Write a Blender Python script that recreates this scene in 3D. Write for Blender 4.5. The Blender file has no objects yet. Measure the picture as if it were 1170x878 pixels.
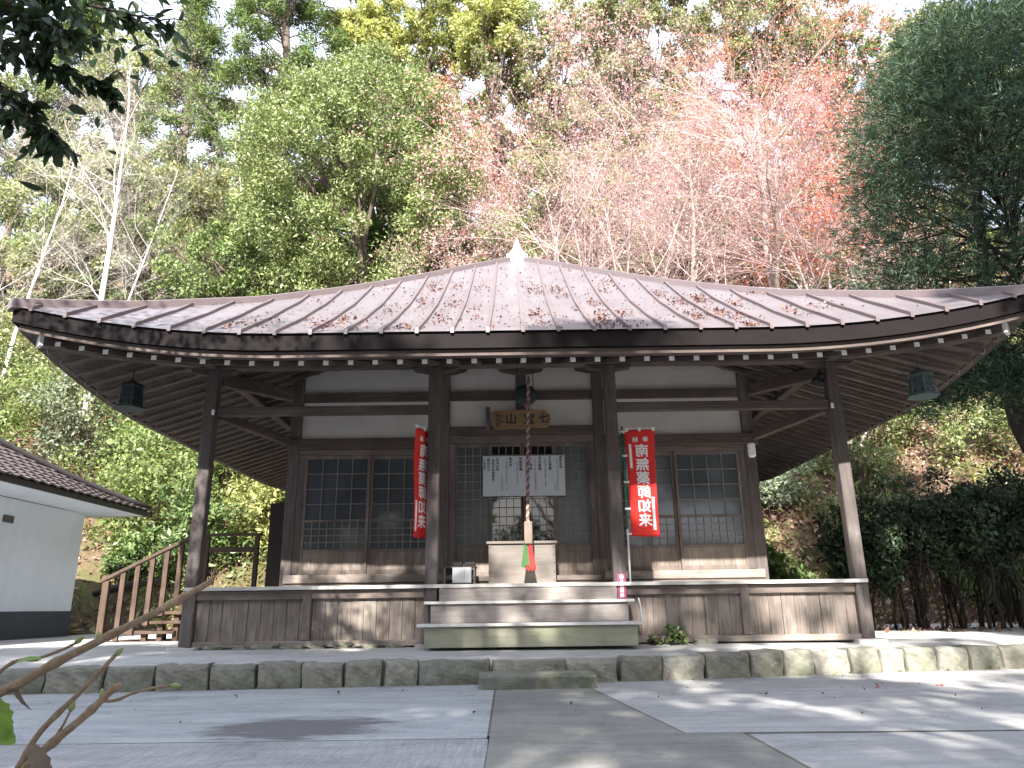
import bpy, bmesh, math, random
import numpy as np
from mathutils import Vector, Matrix

R = math.radians
scene = bpy.context.scene
COL = scene.collection

# ------------------------------------------------------------------ camera
cam_d = bpy.data.cameras.new('camera')
cam_d.sensor_fit = 'HORIZONTAL'
cam_d.sensor_width = 36.0
cam_d.lens = 26.215
cam_d.clip_start = 0.05
cam_d.clip_end = 2000
cam = bpy.data.objects.new('camera', cam_d)
COL.objects.link(cam)
cam.matrix_world = (Matrix.Translation((0, 0, 0.71)) @ Matrix.Rotation(R(90 + 16.7), 4, 'X')
                    @ Matrix.Rotation(R(-0.77), 4, 'Z'))
scene.camera = cam

# ------------------------------------------------------------------ light
SUN_EL, SUN_AZ = 35.0, 5.0        # the sun stands behind the viewer, a little to the left
sv = Vector((-math.sin(R(SUN_AZ)) * math.cos(R(SUN_EL)), -math.cos(R(SUN_AZ)) * math.cos(R(SUN_EL)), math.sin(R(SUN_EL))))
world = bpy.data.worlds.new('World')
scene.world = world
world.use_nodes = True
wn = world.node_tree
wn.nodes.clear()
sky = wn.nodes.new('ShaderNodeTexSky')
sky.sky_type = 'NISHITA'
sky.sun_disc = False
sky.sun_elevation = R(SUN_EL)
sky.sun_rotation = R(180 + SUN_AZ)
sky.air_density = 1.0
sky.dust_density = 2.5
sky.ozone_density = 1.0
bg = wn.nodes.new('ShaderNodeBackground')
bg.inputs['Strength'].default_value = 0.15
wo = wn.nodes.new('ShaderNodeOutputWorld')
w_tc = wn.nodes.new('ShaderNodeTexCoord')
w_mp = wn.nodes.new('ShaderNodeMapping')
w_mp.inputs['Scale'].default_value = (1, 1, 2.5)
w_ns = wn.nodes.new('ShaderNodeTexNoise')
w_ns.inputs['Scale'].default_value = 2.2
w_ns.inputs['Detail'].default_value = 7
w_rp = wn.nodes.new('ShaderNodeValToRGB')
w_rp.color_ramp.elements[0].position = .25; w_rp.color_ramp.elements[0].color = (.45, .45, .45, 1)
w_rp.color_ramp.elements[1].position = .6; w_rp.color_ramp.elements[1].color = (.95, .95, .95, 1)
w_mx = wn.nodes.new('ShaderNodeMix'); w_mx.data_type = 'RGBA'
w_mx.inputs[7].default_value = (3.3, 3.65, 4.4, 1)      # thin sunlit cloud veil
wn.links.new(w_tc.outputs['Generated'], w_mp.inputs['Vector'])
wn.links.new(w_mp.outputs['Vector'], w_ns.inputs['Vector'])
wn.links.new(w_ns.outputs['Fac'], w_rp.inputs['Fac'])
wn.links.new(w_rp.outputs['Color'], w_mx.inputs[0])
wn.links.new(sky.outputs['Color'], w_mx.inputs[6])
wn.links.new(w_mx.outputs[2], bg.inputs['Color'])
wn.links.new(bg.outputs['Background'], wo.inputs['Surface'])

sun_d = bpy.data.lights.new('sun', 'SUN')
sun_d.energy = 5.0
sun_d.angle = R(0.7)
sun_d.color = (1.0, 0.95, 0.88)
sun = bpy.data.objects.new('sun', sun_d)
sun.rotation_euler = (-sv).to_track_quat('-Z', 'Y').to_euler()
sun.location = (-6, -20, 30)
COL.objects.link(sun)

scene.view_settings.view_transform = 'Standard'
scene.view_settings.look = 'None'
scene.view_settings.exposure = 2.0
scene.view_settings.gamma = 1.0
scene.view_settings.use_curve_mapping = False
scene.cycles.max_bounces = 8
scene.cycles.transparent_max_bounces = 8

# ------------------------------------------------------------------ materials
def new_mat(name):
    m = bpy.data.materials.new(name)
    m.use_nodes = True
    nt = m.node_tree
    nt.nodes.clear()
    out = nt.nodes.new('ShaderNodeOutputMaterial')
    p = nt.nodes.new('ShaderNodeBsdfPrincipled')
    nt.links.new(p.outputs[0], out.inputs['Surface'])
    return m, nt, p, out

def nd(nt, t, **kw):
    n = nt.nodes.new(t)
    for k, v in kw.items():
        setattr(n, k, v)
    return n

def coords(nt, scale=(1, 1, 1), src='Object', rot=(0, 0, 0)):
    tc = nd(nt, 'ShaderNodeTexCoord')
    mp = nd(nt, 'ShaderNodeMapping')
    mp.inputs['Scale'].default_value = scale
    mp.inputs['Rotation'].default_value = rot
    nt.links.new(tc.outputs[src], mp.inputs['Vector'])
    return mp.outputs['Vector']

def noise(nt, vec, scale=5, detail=6, rough=.6, dist=0):
    n = nd(nt, 'ShaderNodeTexNoise')
    n.inputs['Scale'].default_value = scale
    n.inputs['Detail'].default_value = detail
    n.inputs['Roughness'].default_value = rough
    n.inputs['Distortion'].default_value = dist
    nt.links.new(vec, n.inputs['Vector'])
    return n.outputs['Fac']

def ramp(nt, fac, stops):
    r = nd(nt, 'ShaderNodeValToRGB')
    e = r.color_ramp.elements
    while len(e) < len(stops):
        e.new(0.5)
    for i, (p, c) in enumerate(stops):
        e[i].position = p
        e[i].color = (c, c, c, 1) if isinstance(c, (int, float)) else (*c, 1)
    nt.links.new(fac, r.inputs['Fac'])
    return r.outputs['Color']

def mix(nt, a, b, fac=.5, mode='MIX'):
    m = nd(nt, 'ShaderNodeMix', data_type='RGBA', blend_type=mode)
    for s, v in ((0, fac), (6, a), (7, b)):
        if isinstance(v, bpy.types.NodeSocket):
            nt.links.new(v, m.inputs[s])
        elif s == 0:
            m.inputs[s].default_value = v
        else:
            m.inputs[s].default_value = (*v, 1)
    return m.outputs[2]

def math_n(nt, op, a, b=None, c=None, clamp=False):
    m = nd(nt, 'ShaderNodeMath', operation=op, use_clamp=clamp)
    for i, v in enumerate((a, b, c)):
        if v is None:
            continue
        if isinstance(v, bpy.types.NodeSocket):
            nt.links.new(v, m.inputs[i])
        else:
            m.inputs[i].default_value = v
    return m.outputs[0]

def bump(nt, p, h, strength=.3, dist=.01):
    b = nd(nt, 'ShaderNodeBump')
    b.inputs['Strength'].default_value = strength
    b.inputs['Distance'].default_value = dist
    nt.links.new(h, b.inputs['Height'])
    nt.links.new(b.outputs['Normal'], p.inputs['Normal'])

def wood(name, dark, light, axis='x', rough=.8, grey=None, strength=.35, wear=.5):
    m, nt, p, out = new_mat(name)
    sc = {'x': (1.1, 22, 22), 'y': (22, 1.1, 22), 'z': (22, 22, 1.1)}[axis]
    v = coords(nt, sc)
    g = noise(nt, v, 2.2, 8, .7, .4)
    col = ramp(nt, g, [(.3, dark), (.72, light)])
    v2 = coords(nt, tuple(s * .12 + .5 for s in sc))
    w = noise(nt, v2, 1.6, 6, .65, .3)
    gl = grey or tuple(min(1, c * 1.5 + .03) for c in light)
    wf = ramp(nt, w, [(.5, 0), (.72, wear)])
    col = mix(nt, col, gl, wf)
    v3 = coords(nt, (1, 1, 1))
    st = ramp(nt, noise(nt, v3, 2.3, 5, .6), [(.35, .72), (.62, 1.0)])
    col = mix(nt, col, st, .8, 'MULTIPLY')
    nt.links.new(col, p.inputs['Base Color'])
    p.inputs['Roughness'].default_value = rough
    p.inputs['Specular IOR Level'].default_value = .3
    bump(nt, p, g, strength, .006)
    return m

def plain(name, col, rough=.6, metallic=0, spec=.4, var=.12, vs=6, bumps=0):
    m, nt, p, out = new_mat(name)
    v = coords(nt)
    n = noise(nt, v, vs, 6, .65)
    c = ramp(nt, n, [(.25, tuple(x * (1 - var) for x in col)), (.75, tuple(min(1, x * (1 + var)) for x in col))])
    nt.links.new(c, p.inputs['Base Color'])
    p.inputs['Roughness'].default_value = rough
    p.inputs['Metallic'].default_value = metallic
    p.inputs['Specular IOR Level'].default_value = spec
    if bumps:
        bump(nt, p, noise(nt, v, vs * 6, 5), bumps, .01)
    return m

M = {}
M['post'] = wood('weathered_post_wood', (.060, .049, .046), (.138, .116, .108), 'z', wear=.6)
M['beam'] = wood('weathered_beam_wood', (.06, .046, .04), (.13, .1, .088), 'x', wear=.5)
M['beam_y'] = wood('weathered_side_beam_wood', (.06, .046, .04), (.13, .1, .088), 'y', wear=.4)
M['door_wood'] = wood('door_wood_upright', (.10, .078, .068), (.19, .155, .135), 'z', wear=.5)
M['door_wood_x'] = wood('door_wood_flat', (.10, .078, .068), (.19, .155, .135), 'x', wear=.5)
M['lattice'] = wood('lattice_wood', (.17, .145, .13), (.27, .235, .21), 'z', wear=.4)
M['board'] = wood('skirting_board_wood', (.10, .078, .068), (.27, .225, .195), 'z', wear=.75, grey=(.36, .32, .27), strength=.5)
M['sill'] = wood('sill_wood', (.14, .115, .10), (.26, .22, .195), 'x', wear=.6)
M['deck'] = wood('bleached_deck_wood', (.42, .40, .37), (.66, .64, .60), 'x', wear=.6)
M['riser'] = wood('pale_riser_wood', (.20, .175, .16), (.30, .27, .25), 'x', wear=.6)
M['riser_moss'] = wood('greenish_riser_wood', (.22, .22, .155), (.34, .33, .255), 'x', wear=.5, grey=(.34, .37, .2))
M['tread'] = wood('bleached_tread_wood', (.5, .48, .45), (.72, .70, .66), 'x', wear=.6)
M['soffit'] = wood('eave_board_wood', (.10, .078, .064), (.20, .16, .135), 'y', wear=.4)
M['rafter'] = wood('rafter_wood', (.07, .055, .047), (.16, .128, .11), 'y', wear=.4)
M['rafter_x'] = wood('side_rafter_wood', (.07, .055, .047), (.16, .128, .11), 'x', wear=.4)
M['cap'] = plain('white_end_paint', (.72, .72, .68), .7, var=.15, vs=30)
M['brown_rail'] = wood('brown_stained_wood', (.058, .037, .027), (.10, .066, .048), 'z', wear=.3, grey=(.15, .11, .085))
M['brown_rail_x'] = wood('brown_stained_wood_flat', (.058, .037, .027), (.10, .066, .048), 'x', wear=.3, grey=(.15, .11, .085))
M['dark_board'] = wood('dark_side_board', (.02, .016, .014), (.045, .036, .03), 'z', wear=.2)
M['plaster'] = plain('grey_lime_plaster', (.54, .52, .485), .9, var=.12, vs=2.2, bumps=.06)
M['fascia'] = plain('dark_brown_sheet_metal', (.009, .0065, .0068), .75, .0, .12, var=.25, vs=1.5)
M['cap_metal'] = plain('mauve_ridge_metal', (.115, .088, .09), .38, .0, .5, var=.12, vs=3)
M['finial'] = plain('pale_finial_metal', (.62, .60, .58), .4, .2, .5, var=.06)
M['black'] = plain('flat_black', (.012, .012, .013), .6)
M['iron'] = plain('dark_iron', (.03, .032, .034), .5, .6)
M['white_plastic'] = plain('white_plastic', (.72, .72, .70), .45, var=.04)
M['bronze'] = plain('verdigris_bronze', (.10, .145, .14), .6, .35, .4, var=.45, vs=22, bumps=.3)
M['bronze_dark'] = plain('dark_verdigris_bronze', (.035, .05, .052), .6, .35, .4, var=.4, vs=22, bumps=.3)
M['red_cloth'] = plain('red_banner_cloth', (.66, .028, .022), .75, var=.06, vs=10)
M['white_print'] = plain('white_banner_print', (.80, .77, .77), .8, var=.04)
M['green_pole'] = plain('green_plastic_pole', (.015, .13, .07), .4)
M['ink'] = plain('black_ink', (.012, .012, .014), .7)
M['notice'] = plain('white_notice_paint', (.46, .49, .52), .5, var=.05, vs=3)
M['paper'] = plain('white_paper', (.78, .80, .82), .7, var=.02)
M['paper_ink'] = plain('grey_paper_ink', (.45, .46, .48), .7)
M['pink'] = plain('magenta_sticker', (.27, .04, .115), .5, var=.06)
M['plywood'] = wood('offertory_box_wood', (.12, .104, .092), (.175, .155, .14), 'x', wear=.5, grey=(.22, .20, .18), strength=.15)
M['plaque'] = wood('carved_plaque_wood', (.16, .095, .05), (.28, .18, .10), 'x', wear=.3, grey=(.36, .26, .15))
M['rope_a'] = plain('brown_rope_strand', (.17, .10, .085), .9, var=.3, vs=40)
M['rope_b'] = plain('reddish_rope_strand', (.26, .12, .10), .9, var=.3, vs=40)
M['rope_c'] = plain('white_rope_strand', (.40, .35, .31), .9, var=.2, vs=40)
M['tassel_red'] = plain('red_tassel', (.38, .022, .022), .85, var=.3, vs=60)
M['tassel_green'] = plain('green_tassel', (.04, .095, .03), .85, var=.3, vs=60)
M['handle_wood'] = wood('rope_handle_wood', (.14, .105, .085), (.22, .17, .14), 'z', wear=.3)
M['kura_wall'] = plain('white_storehouse_plaster', (.70, .765, .83), .85, var=.04, vs=1.0, bumps=.03)
def wall_mat():
    m, nt, p, out = new_mat('white_storehouse_wall')
    n1 = noise(nt, coords(nt, (1.3, 1.3, .22)), 1.6, 8, .72, .6)
    c = ramp(nt, n1, [(.28, (.655, .715, .77)), (.50, (.70, .765, .83))])
    n2 = noise(nt, coords(nt), 1.1, 6, .65)
    c = mix(nt, c, ramp(nt, n2, [(.35, .93), (.65, 1.0)]), 1.0, 'MULTIPLY')
    nt.links.new(c, p.inputs['Base Color']); p.inputs['Roughness'].default_value = .85
    bump(nt, p, noise(nt, coords(nt), 30, 5), .06, .01)
    return m
M['kura_wall'] = wall_mat()
M['kura_dado'] = plain('dark_blue_grey_dado', (.055, .065, .078), .7, var=.15, vs=3)
M['kura_trim'] = plain('dark_eave_trim', (.025, .022, .022), .5)
M['vent'] = plain('vent_grille_grey', (.09, .085, .08), .6)
M['cord'] = plain('white_cord', (.75, .75, .72), .5)

def glass_mat(name, col, rough, spec=.5):  # opaque panes; the dark of the room behind is put into their colour
    m, nt, p, out = new_mat(name)
    v = coords(nt)
    n = noise(nt, v, 1.7, 4, .6)
    c = ramp(nt, n, [(.3, tuple(x * .8 for x in col)), (.7, tuple(x * 1.2 for x in col))])
    nt.links.new(c, p.inputs['Base Color'])
    p.inputs['Roughness'].default_value = rough
    p.inputs['Specular IOR Level'].default_value = spec
    bump(nt, p, noise(nt, coords(nt), 2.5, 2), .04, .02)
    return m
M['glass_dark'] = glass_mat('dark_room_glass', (.006, .007, .008), .03, .6)
M['glass_frost'] = glass_mat('frosted_window_glass', (.060, .070, .080), .22, .4)
M['glass_side'] = glass_mat('old_window_glass', (.058, .066, .074), .08, .55)

def roof_mat():
    m, nt, p, out = new_mat('mauve_brown_roof_sheet')
    n1 = noise(nt, coords(nt, (1.2, .35, .35)), 2.0, 6, .65)
    c = ramp(nt, n1, [(.3, (.094, .080, .086)), (.7, (.136, .118, .126))])
    n2 = noise(nt, coords(nt, (4, .6, .6)), 3.0, 5, .7)
    c = mix(nt, c, (.20, .175, .182), ramp(nt, n2, [(.55, 0), (.8, .5)]))
    nt.links.new(c, p.inputs['Base Color'])
    p.inputs['Roughness'].default_value = .42
    p.inputs['Specular IOR Level'].default_value = .5
    bump(nt, p, noise(nt, coords(nt), 1.6, 3), .08, .03)
    return m
M['roof'] = roof_mat()

def tile_mat():
    m, nt, p, out = new_mat('brown_glazed_roof_tile')
    n = noise(nt, coords(nt), 9, 5, .7)
    c = ramp(nt, n, [(.3, (.042, .035, .037)), (.7, (.115, .09, .09))])
    n2 = noise(nt, coords(nt, (2, 2, 2)), 14, 4, .7)
    c = mix(nt, c, (.3, .17, .12), ramp(nt, n2, [(.62, 0), (.72, .8)]))
    nt.links.new(c, p.inputs['Base Color'])
    p.inputs['Roughness'].default_value = .5
    bump(nt, p, n, .2, .01)
    return m
M['tile'] = tile_mat()

def concrete(name, c1, c2, brush=None, stain=False, patch=None, rough=.88):
    m, nt, p, out = new_mat(name)
    v = coords(nt)
    big = noise(nt, v, .9, 6, .62, .3)
    c = ramp(nt, big, [(.28, c1), (.72, c2)])
    fine = noise(nt, v, 38, 5, .7)
    c = mix(nt, c, ramp(nt, fine, [(.3, .82), (.7, 1.08)]), .8, 'MULTIPLY')
    mid = noise(nt, coords(nt, (.5, 2.2, 1)), 2.4, 6, .7, .5)
    c = mix(nt, c, ramp(nt, mid, [(.32, .76), (.6, 1.02)]), 1.0, 'MULTIPLY')
    blot = noise(nt, coords(nt, (1, 1, 1)), 3.1, 8, .75, .8)
    c = mix(nt, c, ramp(nt, blot, [(.36, .80), (.46, 1.0), (.62, 1.0), (.74, 1.12)]), .9, 'MULTIPLY')
    vo = nd(nt, 'ShaderNodeTexVoronoi', feature='DISTANCE_TO_EDGE')
    vo.inputs['Scale'].default_value = .55
    wv = nd(nt, 'ShaderNodeVectorMath', operation='ADD')
    nv = nd(nt, 'ShaderNodeTexNoise'); nv.inputs['Scale'].default_value = 1.6; nv.inputs['Detail'].default_value = 8
    nt.links.new(v, nv.inputs['Vector']); nt.links.new(v, wv.inputs[0]); nt.links.new(nv.outputs['Color'], wv.inputs[1])
    nt.links.new(wv.outputs[0], vo.inputs['Vector'])
    crk = ramp(nt, vo.outputs['Distance'], [(.0, .55), (.006, 1.0)])
    c = mix(nt, c, crk, ramp(nt, noise(nt, v, .8, 3), [(.5, 0), (.6, .8)]), 'MULTIPLY')
    grit = noise(nt, v, 140, 3, .7)
    c = mix(nt, c, ramp(nt, grit, [(.30, .78), (.5, 1.0), (.72, 1.12)]), .7, 'MULTIPLY')
    h = fine
    if patch:
        c = mix(nt, c, patch, ramp(nt, noise(nt, v, 1.7, 6, .7, .6), [(.52, 0), (.70, .6)]))
    if brush:
        bn = noise(nt, coords(nt, (26, 1.2, 1), rot=(0, 0, R(brush))), 2.5, 4, .6)
        c = mix(nt, c, ramp(nt, bn, [(.35, .80), (.62, 1.08)]), .9, 'MULTIPLY')
        h = math_n(nt, 'ADD', fine, bn)
    if stain:
        sx = nd(nt, 'ShaderNodeSeparateXYZ')
        tc = nd(nt, 'ShaderNodeTexCoord')
        nt.links.new(tc.outputs['Object'], sx.inputs[0])
        x = math_n(nt, 'DIVIDE', math_n(nt, 'SUBTRACT', sx.outputs[0], -1.36), .60)
        y = math_n(nt, 'DIVIDE', math_n(nt, 'SUBTRACT', sx.outputs[1], 5.12), .50)
        d = math_n(nt, 'SQRT', math_n(nt, 'ADD', math_n(nt, 'POWER', math_n(nt, 'ABSOLUTE', x), 2.0), math_n(nt, 'POWER', math_n(nt, 'ABSOLUTE', y), 2.0)))
        d = math_n(nt, 'ADD', d, math_n(nt, 'MULTIPLY', math_n(nt, 'SUBTRACT', noise(nt, coords(nt, (.8, 2.2, 1)), 1.8, 7, .68, .5), .5), 1.9))
        c = mix(nt, c, (.115, .108, .105), ramp(nt, d, [(.72, .92), (1.22, 0)]))
    nt.links.new(c, p.inputs['Base Color'])
    p.inputs['Roughness'].default_value = rough
    p.inputs['Specular IOR Level'].default_value = .25
    bump(nt, p, h, .25, .006)
    return m
M['courtyard'] = concrete('worn_courtyard_concrete', (.30, .295, .29), (.42, .41, .40), patch=(.25, .24, .23))
M['slab_smooth'] = concrete('smooth_trowelled_concrete', (.30, .31, .32), (.41, .415, .41), stain=True)
M['slab_brushed'] = concrete('brushed_concrete', (.29, .29, .29), (.37, .365, .36), brush=-24)
M['slab_dark'] = concrete('old_dark_concrete', (.17, .165, .155), (.27, .26, .24), patch=(.24, .245, .17))
M['joint'] = concrete('dirt_filled_joint', (.09, .09, .07), (.17, .165, .13))
M['platform'] = concrete('pale_platform_concrete', (.42, .41, .40), (.54, .53, .51))

def stone_mat():
    m, nt, p, out = new_mat('mossy_edging_stone')
    v = coords(nt)
    oi = nd(nt, 'ShaderNodeObjectInfo')
    n = noise(nt, v, 7, 8, .7, .3)
    c = ramp(nt, n, [(.28, (.17, .165, .145)), (.72, (.36, .35, .315))])
    mo = noise(nt, v, 3.2, 6, .7)
    c = mix(nt, c, (.10, .115, .06), ramp(nt, mo, [(.48, 0), (.68, .75)]))
    tint = ramp(nt, oi.outputs['Random'], [(0, (.72, .74, .68)), (.5, (.95, .92, .85)), (1, (1.15, 1.12, 1.08))])
    c = mix(nt, c, tint, 1.0, 'MULTIPLY')
    nt.links.new(c, p.inputs['Base Color'])
    p.inputs['Roughness'].default_value = .92
    p.inputs['Specular IOR Level'].default_value = .2
    bump(nt, p, noise(nt, v, 26, 8, .75), .7, .015)
    return m
M['stone'] = stone_mat()

def soil_mat():
    m, nt, p, out = new_mat('leaf_littered_soil')
    v = coords(nt)
    n = noise(nt, v, 11, 8, .75, .4)
    c = ramp(nt, n, [(.28, (.045, .03, .022)), (.5, (.13, .085, .06)), (.74, (.26, .18, .135))])
    g = noise(nt, v, .55, 5, .6)
    c = mix(nt, c, (.075, .085, .03), ramp(nt, g, [(.46, 0), (.6, .7)]))
    nt.links.new(c, p.inputs['Base Color'])
    p.inputs['Roughness'].default_value = .95
    p.inputs['Specular IOR Level'].default_value = .1
    bump(nt, p, n, .8, .05)
    return m
M['soil'] = soil_mat()

def bark(name, c1, c2, sc=(9, 9, 1.6)):
    m, nt, p, out = new_mat(name)
    n = noise(nt, coords(nt, sc), 2.5, 7, .7, .5)
    c = ramp(nt, n, [(.3, c1), (.7, c2)])
    nt.links.new(c, p.inputs['Base Color'])
    p.inputs['Roughness'].default_value = .9
    p.inputs['Specular IOR Level'].default_value = .15
    bump(nt, p, n, .6, .02)
    return m
M['bark'] = bark('brown_bark', (.06, .045, .035), (.17, .14, .115))
M['bark_dark'] = bark('dark_bark', (.025, .02, .017), (.07, .055, .047))
M['bark_pale'] = bark('pale_bare_bark', (.44, .39, .36), (.64, .59, .55))
M['bark_maple'] = bark('grey_pink_maple_bark', (.24, .195, .175), (.40, .34, .31))
M['twig_maple'] = bark('pink_maple_twigs', (.44, .31, .305), (.60, .455, .445), (20, 20, 20))
M['twig'] = bark('tan_twig_bark', (.20, .135, .09), (.36, .27, .19), (20, 20, 20))

def leaf_mat(name, transl=.35, rough=.5, spec=.35, tr_gain=(1.25, 1.3, .8)):
    m, nt, p, out = new_mat(name)
    at = nd(nt, 'ShaderNodeAttribute', attribute_name='tint')
    nt.links.new(at.outputs['Color'], p.inputs['Base Color'])
    p.inputs['Roughness'].default_value = rough
    p.inputs['Specular IOR Level'].default_value = spec
    t = nd(nt, 'ShaderNodeBsdfTranslucent')
    nt.links.new(mix(nt, at.outputs['Color'], tr_gain, 1.0, 'MULTIPLY'), t.inputs['Color'])
    ms = nd(nt, 'ShaderNodeMixShader')
    ms.inputs[0].default_value = transl
    nt.links.new(p.outputs[0], ms.inputs[1])
    nt.links.new(t.outputs[0], ms.inputs[2])
    nt.links.new(ms.outputs[0], out.inputs['Surface'])
    return m
M['leaf'] = leaf_mat('green_leaf')
M['leaf_gloss'] = leaf_mat('glossy_leaf', .22, .42, .4)
M['leaf_soft'] = leaf_mat('soft_needle', .25, .7, .15)
M['leaf_red'] = leaf_mat('maple_leaf', .35, .6, .2, (1.1, .95, .9))
M['leaf_dry'] = leaf_mat('dry_leaf', .15, .8, .1, (1, .9, .8))

# ------------------------------------------------------------------ object helpers
def tag(o, label=None, cat=None, group=None, kind=None):
    if label: o['label'] = label
    if cat: o['category'] = cat
    if group: o['group'] = group
    if kind: o['kind'] = kind
    return o

def thing(name, label, cat, loc=(0, 0, 0), group=None):
    o = bpy.data.objects.new(name, None)
    o.empty_display_size = .2
    o.location = loc
    COL.objects.link(o)
    return tag(o, label, cat, group)

def wloc(o):
    v = Vector((0, 0, 0))
    while o is not None:
        v += o.location
        o = o.parent
    return v

class MB:
    """collects shapes in world coordinates, then links them as one mesh object"""
    def __init__(s):
        s.v, s.f, s.mi = [], [], []
        s.cur = 0
    def add(s, vs, fs):
        b = len(s.v)
        s.v += [tuple(v) for v in vs]
        s.f += [tuple(b + i for i in f) for f in fs]
        s.mi += [s.cur] * len(fs)
        return s
    def box(s, x0, x1, y0, y1, z0, z1):
        vs = [(x, y, z) for z in (z0, z1) for y in (y0, y1) for x in (x0, x1)]
        return s.add(vs, [(0, 2, 3, 1), (4, 5, 7, 6), (0, 1, 5, 4), (2, 6, 7, 3), (0, 4, 6, 2), (1, 3, 7, 5)])
    def beam(s, p, q, w, h, up=(0, 0, 1)):
        p, q = Vector(p), Vector(q)
        d = (q - p).normalized()
        r = d.cross(Vector(up))
        if r.length < 1e-4: r = d.cross(Vector((0, 1, 0)))
        r.normalize()
        u = r.cross(d)
        vs = [c + r * a * w / 2 + u * b * h / 2 for c in (p, q) for a, b in ((-1, -1), (1, -1), (1, 1), (-1, 1))]
        return s.add(vs, [(3, 2, 1, 0), (4, 5, 6, 7), (0, 1, 5, 4), (1, 2, 6, 5), (2, 3, 7, 6), (3, 0, 4, 7)])
    def path(s, pts, side, h):
        """a bar that follows pts (its top edge), with half-width vector side and height h"""
        side = Vector(side)
        vs = []
        for p in pts:
            p = Vector(p)
            vs += [p - side, p + side, p + side - Vector((0, 0, h)), p - side - Vector((0, 0, h))]
        fs = [(0, 1, 2, 3)]
        n = len(pts)
        for i in range(n - 1):
            a = i * 4
            for k in range(4):
                fs.append((a + k, a + (k + 1) % 4, a + 4 + (k + 1) % 4, a + 4 + k))
        a = (n - 1) * 4
        fs.append((a + 3, a + 2, a + 1, a))
        return s.add(vs, fs)
    def tube(s, pts, rad, n=8, caps=True):
        pts = [Vector(p) for p in pts]
        if isinstance(rad, (int, float)): rad = [rad] * len(pts)
        vs, fs = [], []
        ref = None
        for i, p in enumerate(pts):
            t = (pts[min(i + 1, len(pts) - 1)] - pts[max(i - 1, 0)]).normalized()
            if ref is None:
                ref = t.orthogonal().normalized()
            ref = (ref - t * ref.dot(t)).normalized()
            b = t.cross(ref)
            for k in range(n):
                a = 2 * math.pi * k / n
                vs.append(p + (ref * math.cos(a) + b * math.sin(a)) * rad[i])
        for i in range(len(pts) - 1):
            for k in range(n):
                fs.append((i * n + k, i * n + (k + 1) % n, (i + 1) * n + (k + 1) % n, (i + 1) * n + k))
        if caps:
            fs.append(tuple(range(n))[::-1])
            fs.append(tuple((len(pts) - 1) * n + k for k in range(n)))
        return s.add(vs, fs)
    def lathe(s, prof, c, n=24, a0=0.0):
        vs, fs = [], []
        for r, z in prof:
            for k in range(n):
                a = a0 + 2 * math.pi * k / n
                vs.append((c[0] + r * math.cos(a), c[1] + r * math.sin(a), c[2] + z))
        m = len(prof)
        for i in range(m - 1):
            for k in range(n):
                fs.append((i * n + k, i * n + (k + 1) % n, (i + 1) * n + (k + 1) % n, (i + 1) * n + k))
        fs.append(tuple(range(n))[::-1])
        fs.append(tuple((m - 1) * n + k for k in range(n)))
        return s.add(vs, fs)
    def prism(s, poly, z0, z1):
        n = len(poly)
        vs = [(x, y, z0) for x, y in poly] + [(x, y, z1) for x, y in poly]
        fs = [tuple(range(n))[::-1], tuple(range(n, 2 * n))] + [(k, (k + 1) % n, n + (k + 1) % n, n + k) for k in range(n)]
        return s.add(vs, fs)
    def slab_xz(s, poly, y0, y1):
        """outline in x,z extruded along y"""
        n = len(poly)
        vs = [(x, y0, z) for x, z in poly] + [(x, y1, z) for x, z in poly]
        fs = [tuple(range(n)), tuple(range(n, 2 * n))[::-1]] + [(k, n + k, n + (k + 1) % n, (k + 1) % n) for k in range(n)]
        return s.add(vs, fs)
    def build(s, name, mat, parent=None, bevel=0, smooth=False, origin=None):
        if parent is not None:
            o0 = wloc(parent)
        elif origin is not None:
            o0 = Vector(origin)
        else:
            a = np.array(s.v)
            o0 = Vector((float((a[:, 0].min() + a[:, 0].max()) / 2), float((a[:, 1].min() + a[:, 1].max()) / 2), float(a[:, 2].min())))
        me = bpy.data.meshes.new(name)
        me.from_pydata([(x - o0.x, y - o0.y, z - o0.z) for x, y, z in s.v], [], s.f)
        mats = mat if isinstance(mat, (list, tuple)) else [mat]
        for m in mats: me.materials.append(m)
        if len(mats) > 1:
            me.polygons.foreach_set('material_index', s.mi)
        bm = bmesh.new(); bm.from_mesh(me)
        bmesh.ops.recalc_face_normals(bm, faces=bm.faces)
        bm.to_mesh(me); bm.free()
        if smooth:
            me.polygons.foreach_set('use_smooth', [True] * len(me.polygons))
        o = bpy.data.objects.new(name, me)
        if parent is not None: o.parent = parent
        else: o.location = o0
        COL.objects.link(o)
        if bevel:
            b = o.modifiers.new('bevel', 'BEVEL')
            b.width = bevel; b.segments = 1; b.limit_method = 'ANGLE'
        return o

def glyph_mesh(text, bold=.0, extrude=0.0):
    c = bpy.data.curves.new('lettering', 'FONT')
    c.body = text
    c.size = 1.0
    c.offset = bold
    c.extrude = extrude
    c.resolution_u = 2
    c.align_x = 'CENTER'
    o = bpy.data.objects.new('lettering', c)
    COL.objects.link(o)
    dg = bpy.context.evaluated_depsgraph_get()
    dg.update()
    me = bpy.data.meshes.new_from_object(o.evaluated_get(dg))
    vs = [tuple(v.co) for v in me.vertices]
    fs = [tuple(p.vertices) for p in me.polygons]
    bpy.data.objects.remove(o); bpy.data.curves.remove(c); bpy.data.meshes.remove(me)
    if vs:
        a = np.array(vs)
        # centre the glyph in its em box
        cx = (a[:, 0].min() + a[:, 0].max()) / 2
        cy = (a[:, 1].min() + a[:, 1].max()) / 2
        vs = [(x - cx, y - cy, z) for x, y, z in vs]
    return vs, fs
GLY = {}
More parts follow.
